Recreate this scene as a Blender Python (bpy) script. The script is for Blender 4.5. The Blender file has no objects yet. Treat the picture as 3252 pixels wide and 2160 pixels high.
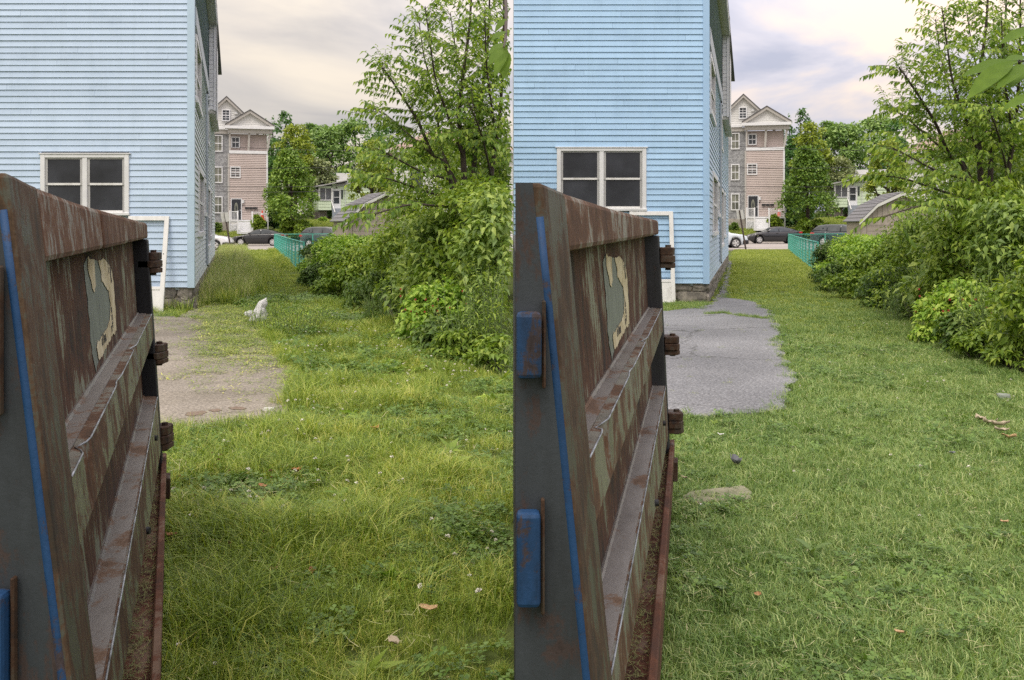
import bpy, bmesh, math, random
import numpy as np
from mathutils import Vector, Matrix, noise as mnoise

R_ = math.radians
sc = bpy.context.scene
COL = sc.collection

# ------------------------------------------------------------------ camera, sky, sun, exposure
F, HZ, H, CX = 3140.0, 716.0, 1.6, 1626.0      # focal length and horizon in photograph pixels, eye height in metres
cam_d = bpy.data.cameras.new('camera')
cam = bpy.data.objects.new('camera', cam_d); COL.objects.link(cam)
cam.location = (0, 0, H); cam.rotation_euler = (R_(90), 0, 0)
cam_d.sensor_width = 36.0; cam_d.lens = 36.0 * F / 3252.0
cam_d.shift_y = -(1080 - HZ) / 3252.0
cam_d.clip_start = 0.05; cam_d.clip_end = 3000
sc.camera = cam

SUN_EL, SUN_AZ = R_(58), R_(205)               # behind the camera, a little to its left; thin overcast
world = bpy.data.worlds.new('World'); sc.world = world; world.use_nodes = True
wn, wl = world.node_tree.nodes, world.node_tree.links
wn.clear()
def N(tree_nodes, t, **kw):
    n = tree_nodes.new(t)
    for k, v in kw.items():
        setattr(n, k, v)
    return n
w_out = N(wn, 'ShaderNodeOutputWorld'); w_bg = N(wn, 'ShaderNodeBackground')
w_bg.inputs['Strength'].default_value = 1.0
nish = N(wn, 'ShaderNodeTexSky', sky_type='NISHITA', sun_disc=False)
nish.sun_elevation = SUN_EL; nish.sun_rotation = SUN_AZ
nmul = N(wn, 'ShaderNodeVectorMath', operation='SCALE'); nmul.inputs['Scale'].default_value = 0.10
wl.new(nish.outputs[0], nmul.inputs[0])
tc = N(wn, 'ShaderNodeTexCoord'); sep = N(wn, 'ShaderNodeSeparateXYZ'); wl.new(tc.outputs['Generated'], sep.inputs[0])
def wm(op, a, b=None, clamp=False):
    m = N(wn, 'ShaderNodeMath', operation=op); m.use_clamp = clamp
    for i, v in enumerate((a, b)):
        if v is None: continue
        if isinstance(v, (int, float)): m.inputs[i].default_value = v
        else: wl.new(v, m.inputs[i])
    return m.outputs[0]
zc = wm('MAXIMUM', sep.outputs['Z'], 0.0)
den = wm('ADD', zc, 0.22)
comb = N(wn, 'ShaderNodeCombineXYZ')
wl.new(wm('DIVIDE', sep.outputs['X'], den), comb.inputs[0]); wl.new(wm('DIVIDE', sep.outputs['Y'], den), comb.inputs[1])
n1 = N(wn, 'ShaderNodeTexNoise'); n1.inputs['Scale'].default_value = 1.5; n1.inputs['Detail'].default_value = 6; n1.inputs['Roughness'].default_value = 0.52; n1.inputs['Distortion'].default_value = 0.5
n2 = N(wn, 'ShaderNodeTexNoise'); n2.inputs['Scale'].default_value = 0.42; n2.inputs['Detail'].default_value = 3
off = N(wn, 'ShaderNodeVectorMath', operation='ADD'); off.inputs[1].default_value = (3.7, 1.9, 0)
wl.new(comb.outputs[0], n1.inputs['Vector']); wl.new(comb.outputs[0], off.inputs[0]); wl.new(off.outputs[0], n2.inputs['Vector'])
cr = N(wn, 'ShaderNodeValToRGB'); e = cr.color_ramp.elements
e[0].position = 0.36; e[0].color = (0.39, 0.36, 0.345, 1); e[1].position = 0.64; e[1].color = (0.66, 0.575, 0.47, 1)
x = cr.color_ramp.elements.new(0.5); x.color = (0.53, 0.475, 0.42, 1)
wl.new(n1.outputs[0], cr.inputs[0])
cr2 = N(wn, 'ShaderNodeValToRGB'); e = cr2.color_ramp.elements
e[0].position = 0.37; e[0].color = (0.35, 0.355, 0.43, 1); e[1].position = 0.62; e[1].color = (0.76, 0.62, 0.51, 1)
x = cr2.color_ramp.elements.new(0.48); x.color = (0.50, 0.475, 0.52, 1)
wl.new(n1.outputs[0], cr2.inputs[0])
azf = wm('MULTIPLY_ADD', sep.outputs['X'], 3.0, True)  # warm cloud to the left, lavender cloud to the right
azf.node.inputs[2].default_value = 0.55
mixc = N(wn, 'ShaderNodeMix', data_type='RGBA'); wl.new(azf, mixc.inputs[0]); wl.new(cr.outputs[0], mixc.inputs[6]); wl.new(cr2.outputs[0], mixc.inputs[7])
big = wm('MULTIPLY_ADD', n2.outputs[0], 0.35); big.node.inputs[2].default_value = 0.86
grad = wm('MULTIPLY_ADD', zc, 2.6); grad.node.inputs[2].default_value = 0.84       # overcast sky: brighter overhead than at the horizon
lum = wm('MULTIPLY', big, grad)
csc = N(wn, 'ShaderNodeVectorMath', operation='SCALE'); wl.new(mixc.outputs[2], csc.inputs[0]); wl.new(lum, csc.inputs['Scale'])
mixs = N(wn, 'ShaderNodeMix', data_type='RGBA'); mixs.inputs[0].default_value = 0.9
wl.new(nmul.outputs[0], mixs.inputs[6]); wl.new(csc.outputs[0], mixs.inputs[7])
wl.new(mixs.outputs[2], w_bg.inputs[0]); wl.new(w_bg.outputs[0], w_out.inputs[0])

sun_d = bpy.data.lights.new('sun', 'SUN'); sun_d.energy = 1.3; sun_d.angle = R_(22); sun_d.color = (1.0, 0.95, 0.87)
sun = bpy.data.objects.new('sun', sun_d); COL.objects.link(sun)
sdir = Vector((math.sin(SUN_AZ) * math.cos(SUN_EL), math.cos(SUN_AZ) * math.cos(SUN_EL), math.sin(SUN_EL)))
sun.rotation_euler = sdir.to_track_quat('Z', 'Y').to_euler()

sc.view_settings.view_transform = 'Standard'; sc.view_settings.look = 'None'
sc.view_settings.exposure = 0.36; sc.view_settings.gamma = 1.0
sc.render.engine = 'CYCLES'
cy = sc.cycles
cy.max_bounces = 7; cy.diffuse_bounces = 3; cy.glossy_bounces = 2; cy.transmission_bounces = 4; cy.transparent_max_bounces = 8
cy.use_denoising = False
try: cy.denoiser = 'OPENIMAGEDENOISE'
except Exception: pass
cy.sample_clamp_indirect = 4.0

# ------------------------------------------------------------------ helpers
def P(px, py, Y):
    return Vector(((px - CX) / F * Y, Y, H - (py - HZ) / F * Y))
def G(px, py, z=0.0):
    Y = (H - z) * F / (py - HZ)
    return Vector(((px - CX) / F * Y, Y, z))

def mk_empty(name, loc=(0, 0, 0), rz=0.0):
    o = bpy.data.objects.new(name, None); COL.objects.link(o)
    o.location = loc; o.rotation_euler = (0, 0, rz); o.empty_display_size = 0.2
    return o
def tag(o, label=None, cat=None, group=None, kind=None):
    if label: o['label'] = label
    if cat: o['category'] = cat
    if group: o['group'] = group
    if kind: o['kind'] = kind
    return o
def thing(name, label, cat, loc=(0, 0, 0), rz=0.0, group=None):
    return tag(mk_empty(name, loc, rz), label, cat, group)
def link(name, me, mat, parent=None, loc=None, rot=None):
    o = bpy.data.objects.new(name, me); COL.objects.link(o)
    if mat is not None and len(me.materials) == 0: me.materials.append(mat)
    if parent: o.parent = parent
    if loc is not None: o.location = loc
    if rot is not None: o.rotation_euler = rot
    return o
def copy_tree(o, parent=None):
    c = o.copy(); COL.objects.link(c)
    if parent: c.parent = parent
    for ch in list(o.children): copy_tree(ch, c)
    return c

class MB:
    """collects vertices and faces, then links them as one mesh object"""
    def __init__(s, org=(0, 0, 0)):
        s.v = []; s.f = []; s.o = Vector(org)
    def add(s, pts, faces):
        n = len(s.v); s.v += [tuple(Vector(p) - s.o) for p in pts]; s.f += [tuple(i + n for i in f) for f in faces]; return s
    def hexa(s, p):                      # p: 4 bottom, 4 top, same winding (ccw from above)
        return s.add(p, [(3, 2, 1, 0), (4, 5, 6, 7), (0, 1, 5, 4), (1, 2, 6, 5), (2, 3, 7, 6), (3, 0, 4, 7)])
    def box(s, x0, x1, y0, y1, z0, z1):
        return s.hexa([(x0, y0, z0), (x1, y0, z0), (x1, y1, z0), (x0, y1, z0), (x0, y0, z1), (x1, y0, z1), (x1, y1, z1), (x0, y1, z1)])
    def prism(s, poly, axis, a, b):      # poly 2D, extruded along an axis from a to b
        def q(u, w, t):
            return {'x': (t, u, w), 'y': (u, t, w), 'z': (u, w, t)}[axis]
        n = len(poly)
        pts = [q(u, w, a) for u, w in poly] + [q(u, w, b) for u, w in poly]
        fs = [tuple(range(n))[::-1], tuple(range(n, 2 * n))] + [(i, (i + 1) % n, n + (i + 1) % n, n + i) for i in range(n)]
        return s.add(pts, fs)
    def tube(s, pts, r, n=6, cap=True):
        pts = [Vector(p) for p in pts]; m = len(pts); rs = r if isinstance(r, (list, tuple)) else [r] * m
        ring = []
        prev = None
        for i, p in enumerate(pts):
            d = (pts[min(i + 1, m - 1)] - pts[max(i - 1, 0)])
            d = d.normalized() if d.length > 1e-9 else Vector((0, 0, 1))
            a = Vector((1, 0, 0)) if abs(d.x) < 0.8 else Vector((0, 1, 0))
            if prev is not None: a = prev
            u = (a - d * a.dot(d)).normalized(); w = d.cross(u); prev = u
            ring += [p + (u * math.cos(2 * math.pi * k / n) + w * math.sin(2 * math.pi * k / n)) * rs[i] for k in range(n)]
        fs = []
        for i in range(m - 1):
            for k in range(n):
                fs.append((i * n + k, i * n + (k + 1) % n, (i + 1) * n + (k + 1) % n, (i + 1) * n + k))
        if cap: fs += [tuple(range(n))[::-1], tuple(range((m - 1) * n, m * n))]
        return s.add(ring, fs)
    def cyl(s, c, r, axis, h, n=20):
        c = Vector(c); a = {'x': Vector((1, 0, 0)), 'y': Vector((0, 1, 0)), 'z': Vector((0, 0, 1))}[axis]
        return s.tube([c - a * h / 2, c + a * h / 2], r, n)
    def rock(s, c, size, seed, rough=0.12, n=3):
        rg = random.Random(seed); bm = bmesh.new(); bmesh.ops.create_cube(bm, size=1.0)
        bmesh.ops.subdivide_edges(bm, edges=bm.edges[:], cuts=n, use_grid_fill=True)
        off = Vector((rg.random() * 50, rg.random() * 50, rg.random() * 50))
        pts = []
        for v in bm.verts:
            p = v.co.copy(); r = max(abs(p.x), abs(p.y), abs(p.z)); q = p.normalized() * 0.62
            p = p.lerp(q, 0.22)
            d = mnoise.noise_vector(p * 2.6 + off) * rough
            pts.append(Vector(((p.x + d.x) * size[0], (p.y + d.y) * size[1], (p.z + d.z) * size[2])) + Vector(c))
        fs = [tuple(v.index for v in f.verts) for f in bm.faces]; bm.free()
        return s.add(pts, fs)
    def mesh(s, name, smooth=False):
        me = bpy.data.meshes.new(name); me.from_pydata(s.v, [], s.f); me.update()
        if smooth: me.polygons.foreach_set('use_smooth', [True] * len(me.polygons))
        return me
    def build(s, name, mat, parent=None, smooth=False, bevel=0.0, seg=1):
        o = link(name, s.mesh(name, smooth), mat, parent)
        if bevel:
            m = o.modifiers.new('bevel', 'BEVEL'); m.width = bevel; m.segments = seg; m.limit_method = 'ANGLE'; m.angle_limit = R_(40)
        return o

# ------------------------------------------------------------------ materials
MATS = {}
def new_mat(name):
    m = bpy.data.materials.new(name); m.use_nodes = True; MATS[name] = m
    t = m.node_tree; return m, t, t.nodes, t.links, t.nodes['Principled BSDF']
def c4(c): return (c[0], c[1], c[2], 1.0)
def ramp(nd, stops):
    r = nd.new('ShaderNodeValToRGB'); el = r.color_ramp.elements
    while len(el) < len(stops): el.new(0.5)
    for i, (p, c) in enumerate(stops): el[i].position = p; el[i].color = c4(c)
    return r
def coords(nd, lk, scale=(1, 1, 1), space='Object', rot=(0, 0, 0)):
    mp = nd.new('ShaderNodeMapping'); mp.inputs['Scale'].default_value = scale; mp.inputs['Rotation'].default_value = rot
    if space == 'World':
        g = nd.new('ShaderNodeNewGeometry'); lk.new(g.outputs['Position'], mp.inputs[0])
    else:
        tcn = nd.new('ShaderNodeTexCoord'); lk.new(tcn.outputs['Object'], mp.inputs[0])
    return mp.outputs[0]
def tex(nd, lk, vec, scale, detail=4, rough=0.55, dist=0.0):
    n = nd.new('ShaderNodeTexNoise'); n.inputs['Scale'].default_value = scale; n.inputs['Detail'].default_value = detail
    n.inputs['Roughness'].default_value = rough; n.inputs['Distortion'].default_value = dist
    lk.new(vec, n.inputs['Vector']); return n.outputs[0]
def bump(nd, lk, bs, h, strength, dist=0.01):
    b = nd.new('ShaderNodeBump'); b.inputs['Strength'].default_value = strength; b.inputs['Distance'].default_value = dist
    lk.new(h, b.inputs['Height']); lk.new(b.outputs[0], bs.inputs['Normal'])
def nmat(name, stops, scale=4.0, vs=(1, 1, 1), rough=0.6, detail=5, nr=0.6, bmp=0.0, bscale=None, bdist=0.005, metal=0.0, spec=0.4, space='Object', dist=0.0, rgh2=None):
    m, t, nd, lk, bs = new_mat(name)
    v = coords(nd, lk, vs, space); f = tex(nd, lk, v, scale, detail, nr, dist)
    r = ramp(nd, stops); lk.new(f, r.inputs[0]); lk.new(r.outputs[0], bs.inputs['Base Color'])
    bs.inputs['Roughness'].default_value = rough; bs.inputs['Metallic'].default_value = metal; bs.inputs['Specular IOR Level'].default_value = spec
    if bmp:
        h = f if bscale is None else tex(nd, lk, v, bscale, 4, 0.6)
        bump(nd, lk, bs, h, bmp, bdist)
    return m
def flat(name, c, rough=0.5, metal=0.0, spec=0.4, var=0.06, scale=9.0):
    lo = tuple(max(0, x * (1 - var * 1.6)) for x in c); hi = tuple(min(1, x * (1 + var)) for x in c)
    return nmat(name, [(0.3, lo), (0.7, hi)], scale=scale, rough=rough, metal=metal, spec=spec)
def glass(name, c=(0.02, 0.025, 0.03), rough=0.06, spec=0.6):
    m, t, nd, lk, bs = new_mat(name)
    v = coords(nd, lk, (1, 1, 1)); f = tex(nd, lk, v, 1.3, 3); r = ramp(nd, [(0.35, tuple(x * 0.6 for x in c)), (0.7, tuple(x * 1.6 for x in c))])
    lk.new(f, r.inputs[0]); lk.new(r.outputs[0], bs.inputs['Base Color'])
    bs.inputs['Roughness'].default_value = rough; bs.inputs['Specular IOR Level'].default_value = spec
    return m
def leafmat(name, stops, trans=0.35, rough=0.42, spec=0.35, patch=0.0, pscale=0.6, tint=(1.1, 1.15, 0.55), gain=1.35):
    """colour from the leaf's own random value, with slow variation over the ground"""
    stops = [(p, tuple(min(0.8, x * gain) for x in c)) for p, c in stops]
    m, t, nd, lk, bs = new_mat(name)
    a = nd.new('ShaderNodeAttribute'); a.attribute_name = 'rnd'
    oi = nd.new('ShaderNodeObjectInfo')
    s = nd.new('ShaderNodeMath'); s.operation = 'MULTIPLY_ADD'; lk.new(oi.outputs['Random'], s.inputs[0]); s.inputs[1].default_value = 0.35; lk.new(a.outputs['Fac'], s.inputs[2])
    out = s.outputs[0]
    v = coords(nd, lk, (1, 1, 1), 'World'); f = tex(nd, lk, v, pscale, 4, 0.6)
    s2 = nd.new('ShaderNodeMath'); s2.operation = 'MULTIPLY_ADD'; lk.new(f, s2.inputs[0]); s2.inputs[1].default_value = patch; lk.new(out, s2.inputs[2])
    s3 = nd.new('ShaderNodeMath'); s3.operation = 'SUBTRACT'; lk.new(s2.outputs[0], s3.inputs[0]); s3.inputs[1].default_value = 0.17 + patch * 0.5
    r = ramp(nd, stops); lk.new(s3.outputs[0], r.inputs[0]); lk.new(r.outputs[0], bs.inputs['Base Color'])
    bs.inputs['Roughness'].default_value = rough; bs.inputs['Specular IOR Level'].default_value = spec
    tr = nd.new('ShaderNodeBsdfTranslucent'); mu = nd.new('ShaderNodeMix'); mu.data_type = 'RGBA'; mu.blend_type = 'MULTIPLY'
    mu.inputs[0].default_value = 1.0; lk.new(r.outputs[0], mu.inputs[6]); mu.inputs[7].default_value = c4(tint)
    lk.new(mu.outputs[2], tr.inputs[0])
    mx = nd.new('ShaderNodeMixShader'); mx.inputs[0].default_value = trans
    lk.new(bs.outputs[0], mx.inputs[1]); lk.new(tr.outputs[0], mx.inputs[2]); lk.new(mx.outputs[0], nd['Material Output'].inputs[0])
    return m
# ------------------------------------------------------------------ shared palette
nmat('soil_grass', [(0.25, (0.05, 0.065, 0.02)), (0.5, (0.085, 0.115, 0.03)), (0.75, (0.13, 0.15, 0.05))], scale=1.2, detail=8, rough=0.95, spec=0.1, bmp=0.6, bscale=60, space='World')
nmat('street_asphalt', [(0.3, (0.30, 0.275, 0.255)), (0.7, (0.40, 0.37, 0.345))], scale=0.35, detail=8, rough=0.9, spec=0.2, bmp=0.2, bscale=40, space='World')
nmat('concrete', [(0.3, (0.36, 0.34, 0.31)), (0.7, (0.50, 0.47, 0.43))], scale=0.8, detail=8, rough=0.9, spec=0.2, bmp=0.2, bscale=30, space='World')
nmat('white_paint', [(0.3, (0.66, 0.67, 0.685)), (0.7, (0.78, 0.79, 0.81))], scale=3, rough=0.5)
nmat('weathered_white', [(0.3, (0.55, 0.54, 0.52)), (0.5, (0.74, 0.74, 0.73)), (0.8, (0.82, 0.82, 0.81))], scale=5, vs=(1, 1, 0.4), rough=0.55, detail=8)
glass('window_glass', (0.035, 0.042, 0.05)); glass('dark_screen', (0.032, 0.035, 0.043), rough=0.35, spec=0.35)  # dark screen tone lifted to paint in a faint reflection
glass('curtain_glass', (0.17, 0.175, 0.14), rough=0.12)

def asphalt_mat(name, base, speck, warm):
    m, t, nd, lk, bs = new_mat(name)
    v = coords(nd, lk, (1, 1, 1), 'World')
    f1 = tex(nd, lk, v, 38, 5, 0.8); f2 = tex(nd, lk, v, 0.9, 7, 0.6)
    r1 = ramp(nd, [(0.36, tuple(x * 0.55 for x in base)), (0.5, base), (0.66, speck)]); lk.new(f1, r1.inputs[0])
    r2 = ramp(nd, [(0.3, warm), (0.65, (1, 1, 1))]); lk.new(f2, r2.inputs[0])
    mx = nd.new('ShaderNodeMix'); mx.data_type = 'RGBA'; mx.blend_type = 'MULTIPLY'; mx.inputs[0].default_value = 1
    lk.new(r1.outputs[0], mx.inputs[6]); lk.new(r2.outputs[0], mx.inputs[7])
    vo = nd.new('ShaderNodeTexVoronoi'); vo.feature = 'DISTANCE_TO_EDGE'; vo.inputs['Scale'].default_value = 0.30
    wv = nd.new('ShaderNodeTexNoise'); wv.inputs['Scale'].default_value = 1.7; wv.inputs['Detail'].default_value = 6; lk.new(v, wv.inputs['Vector'])
    va = nd.new('ShaderNodeVectorMath'); va.operation = 'MULTIPLY_ADD'; lk.new(wv.outputs['Color'], va.inputs[0]); va.inputs[1].default_value = (0.9, 0.9, 0); lk.new(v, va.inputs[2]); lk.new(va.outputs[0], vo.inputs['Vector'])
    rc = ramp(nd, [(0.0, (0.5, 0.5, 0.47)), (0.003, (0.68, 0.68, 0.66)), (0.006, (1, 1, 1))]); lk.new(vo.outputs['Distance'], rc.inputs[0])
    mc = nd.new('ShaderNodeMix'); mc.data_type = 'RGBA'; mc.blend_type = 'MULTIPLY'; mc.inputs[0].default_value = 1; lk.new(mx.outputs[2], mc.inputs[6]); lk.new(rc.outputs[0], mc.inputs[7])
    f3 = tex(nd, lk, v, 0.33, 3, 0.5); r3 = ramp(nd, [(0.35, (0.74, 0.74, 0.74)), (0.62, (1.12, 1.11, 1.09))]); lk.new(f3, r3.inputs[0])
    md = nd.new('ShaderNodeMix'); md.data_type = 'RGBA'; md.blend_type = 'MULTIPLY'; md.inputs[0].default_value = 1; lk.new(mc.outputs[2], md.inputs[6]); lk.new(r3.outputs[0], md.inputs[7])
    lk.new(md.outputs[2], bs.inputs['Base Color'])
    bs.inputs['Roughness'].default_value = 0.92; bs.inputs['Specular IOR Level'].default_value = 0.2
    bump(nd, lk, bs, f1, 0.7, 0.006)
asphalt_mat('worn_asphalt_warm', (0.265, 0.24, 0.208), (0.47, 0.43, 0.375), (0.80, 0.79, 0.75))
asphalt_mat('worn_asphalt_grey', (0.215, 0.22, 0.235), (0.42, 0.43, 0.45), (0.80, 0.80, 0.80))

# ------------------------------------------------------------------ ground
def plx(x, y):
    """place along the yard: photograph column, the second yard shifted on to the first"""
    px = CX + F * x / max(y, 0.5)
    return px if px < CX else px - 1640
def sm(a, b, t):
    t = min(1, max(0, (t - a) / (b - a))); return t * t * (3 - 2 * t)
def road_z(x): return -0.155 + 0.0044 * (min(60, max(-45, x)) + 25)      # the street climbs gently to the right
def ground_z(x, y):
    if y < 62: return 0.0
    z = (road_z(x) - 0.13) * sm(62, 65, y)
    pl = plx(x, y); k = sm(860, 985, pl)
    rise = (1 - k) * (1.1 * sm(88, 94, y) + 0.9 * sm(97, 130, y)) + k * (2.15 * sm(84, 100, y) + 1.2 * sm(105, 130, y))
    if y > 64.9: z += sm(89, 90.2, y) * 0.2 + rise * (1 if y > 88 else 0)
    return z + 0.012 * max(0, y - 130)
ys = list(np.arange(-6, 62, 4.0)) + list(np.arange(62, 130, 1.0)) + list(130 + 6 * (1.22 ** np.arange(0, 24)))
xs = [-900, -600, -400, -250, -160, -120] + list(np.arange(-90, 91, 2.0)) + [120, 160, 250, 400, 600, 900]
gv = [(x, y, ground_z(x, y)) for y in ys for x in xs]; nx = len(xs)
gf = [(j * nx + i, j * nx + i + 1, (j + 1) * nx + i + 1, (j + 1) * nx + i) for j in range(len(ys) - 1) for i in range(nx - 1)]
gb = MB(); gb.add(gv, gf)
tag(gb.build('ground', MATS['soil_grass'], smooth=True), kind='structure')
def strip(name, y0, y1, zl, zh, mt):
    m = MB(); X = list(np.arange(-140, 141, 10.0))
    for i in range(len(X) - 1):
        a, b = X[i], X[i + 1]; za, zb = road_z(a), road_z(b)
        m.hexa([(a, y0, za + zl), (b, y0, zb + zl), (b, y1, zb + zl), (a, y1, za + zl), (a, y0, za + zh), (b, y0, zb + zh), (b, y1, zb + zh), (a, y1, za + zh)])
    bm = bmesh.new(); me = m.mesh(name); bm.from_mesh(me); bmesh.ops.remove_doubles(bm, verts=bm.verts[:], dist=1e-4)
    seen = {}
    for f in bm.faces: seen.setdefault(tuple(sorted(v.index for v in f.verts)), []).append(f)
    bmesh.ops.delete(bm, geom=[f for q in seen.values() if len(q) > 1 for f in q], context='FACES')
    bm.to_mesh(me); bm.free(); tag(link(name, me, MATS[mt]), kind='structure')
strip('road', 65.3, 88.5, -0.1, 0.0, 'street_asphalt'); strip('kerb', 88.5, 88.7, -0.1, 0.13, 'concrete'); strip('sidewalk', 88.7, 90.4, -0.1, 0.16, 'concrete')

PATCH = {
 'L': [(300, 1010), (505, 1000), (560, 1012), (617, 985), (690, 968), (770, 985), (800, 1010), (835, 1048), (866, 1090), (892, 1135), (926, 1170), (940, 1218), (952, 1262), (942, 1315), (910, 1350), (810, 1358), (700, 1368), (600, 1376), (540, 1372), (430, 1372), (330, 1350)],
 'R': [(1960, 990), (2120, 992), (2171, 985), (2250, 973), (2281, 938), (2297, 905), (2313, 830), (2324, 830), (2312, 900), (2306, 950), (2396, 960), (2431, 985), (2467, 1005), (2455, 1021), (2479, 1041), (2475, 1080), (2490, 1135), (2514, 1162), (2526, 1218), (2508, 1266), (2490, 1300), (2408, 1319), (2336, 1324), (2238, 1332), (2159, 1324), (2060, 1310), (1980, 1280)]}
PATCH_XY = {}
for s, mt in (('L', 'worn_asphalt_warm'), ('R', 'worn_asphalt_grey')):
    rg = random.Random(4); pts = [G(*p) for p in PATCH[s]]; fine = []
    for i, a in enumerate(pts):
        b = pts[(i + 1) % len(pts)]; n = max(2, int((b - a).length / 0.10))
        for k in range(n):
            q = a.lerp(b, k / n); w = mnoise.noise_vector(q * 2.3) * 0.09 + mnoise.noise_vector(q * 7.0) * 0.035
            fine.append((q.x + w.x, q.y + w.y))
    PATCH_XY[s] = np.array(fine)
    bm = bmesh.new(); vs = [bm.verts.new((x, y, 0.03)) for x, y in fine]; fc = bm.faces.new(vs)
    r = bmesh.ops.extrude_face_region(bm, geom=[fc])
    bmesh.ops.translate(bm, verts=[g for g in r['geom'] if isinstance(g, bmesh.types.BMVert)], vec=(0, 0, -0.06))
    bmesh.ops.recalc_face_normals(bm, faces=bm.faces[:]); bmesh.ops.triangulate(bm, faces=bm.faces[:])
    me = bpy.data.meshes.new('pavement'); bm.to_mesh(me); bm.free()
    tag(link('pavement', me, MATS[mt]), kind='structure')
def in_poly(poly, x, y):
    ins = np.zeros(len(x), bool); n = len(poly); j = n - 1
    for i in range(n):
        xi, yi = poly[i]; xj, yj = poly[j]
        c = ((yi > y) != (yj > y)) & (x < (xj - xi) * (y - yi) / (yj - yi + 1e-12) + xi)
        ins ^= c; j = i
    return ins
# ------------------------------------------------------------------ the blue clapboard houses
def siding(name, c, dirt):
    m, t, nd, lk, bs = new_mat(name)
    v = coords(nd, lk, (1, 1, 1)); f = tex(nd, lk, v, 1.4, 7, 0.62); f2 = tex(nd, lk, v, 26, 4, 0.7)
    r = ramp(nd, [(0.25, dirt), (0.48, c), (0.8, tuple(min(1, x * 1.06) for x in c))]); lk.new(f, r.inputs[0])
    oi = nd.new('ShaderNodeObjectInfo'); rv = ramp(nd, [(0.0, (0.93, 0.935, 0.94)), (1.0, (1.03, 1.03, 1.03))]); lk.new(oi.outputs['Random'], rv.inputs[0])
    vs = coords(nd, lk, (7, 7, 0.5)); fs = tex(nd, lk, vs, 1.0, 6, 0.65); rs = ramp(nd, [(0.28, (0.84, 0.85, 0.83)), (0.5, (1, 1, 1))]); lk.new(fs, rs.inputs[0])
    m1 = nd.new('ShaderNodeMix'); m1.data_type = 'RGBA'; m1.blend_type = 'MULTIPLY'; m1.inputs[0].default_value = 1; lk.new(r.outputs[0], m1.inputs[6]); lk.new(rv.outputs[0], m1.inputs[7])
    m2 = nd.new('ShaderNodeMix'); m2.data_type = 'RGBA'; m2.blend_type = 'MULTIPLY'; m2.inputs[0].default_value = 0.4; lk.new(m1.outputs[2], m2.inputs[6]); lk.new(rs.outputs[0], m2.inputs[7])
    lk.new(m2.outputs[2], bs.inputs['Base Color'])
    bs.inputs['Roughness'].default_value = 0.45; bs.inputs['Specular IOR Level'].default_value = 0.35
    bump(nd, lk, bs, f2, 0.12, 0.002)
siding('siding_pale_blue', (0.51, 0.635, 0.80), (0.44, 0.56, 0.71))  # washed-out light of the first yard painted into the blue
siding('siding_sky_blue', (0.40, 0.60, 0.83), (0.34, 0.52, 0.73))  # cooler light of the second yard painted in as a stronger blue
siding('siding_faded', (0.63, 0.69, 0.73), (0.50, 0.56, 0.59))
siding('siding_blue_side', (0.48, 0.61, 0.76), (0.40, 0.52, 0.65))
siding('shingle_blue_grey', (0.30, 0.36, 0.42), (0.22, 0.27, 0.32))
siding('trim_pale_blue', (0.48, 0.62, 0.76), (0.41, 0.54, 0.67)); siding('trim_sky_blue', (0.38, 0.57, 0.81), (0.33, 0.50, 0.72))
siding('belt_grey', (0.40, 0.45, 0.49), (0.33, 0.37, 0.40))
nmat('granite', [(0.25, (0.05, 0.05, 0.052)), (0.45, (0.19, 0.175, 0.155)), (0.62, (0.33, 0.30, 0.26)), (0.8, (0.42, 0.38, 0.31))], scale=5.5, detail=9, nr=0.68, rough=0.9, bmp=0.6, bscale=30, bdist=0.01, spec=0.2)
nmat('mortar', [(0.3, (0.25, 0.22, 0.17)), (0.7, (0.38, 0.34, 0.26))], scale=8, rough=0.95)
nmat('roof_shingle', [(0.3, (0.07, 0.07, 0.075)), (0.7, (0.13, 0.13, 0.135))], scale=14, rough=0.9)
nmat('beige_soffit', [(0.3, (0.44, 0.43, 0.38)), (0.7, (0.54, 0.53, 0.48))], scale=3, rough=0.6)
flat('cable_black', (0.02, 0.02, 0.022), rough=0.6); flat('grey_sash', (0.42, 0.42, 0.42), rough=0.5)

def cut_spans(a, b, holes):
    spans = [(a, b)]
    for h0, h1 in holes:
        nxt = []
        for s0, s1 in spans:
            if h1 <= s0 or h0 >= s1: nxt.append((s0, s1)); continue
            if h0 > s0: nxt.append((s0, h0))
            if h1 < s1: nxt.append((h1, s1))
        spans = nxt
    return spans

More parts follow.
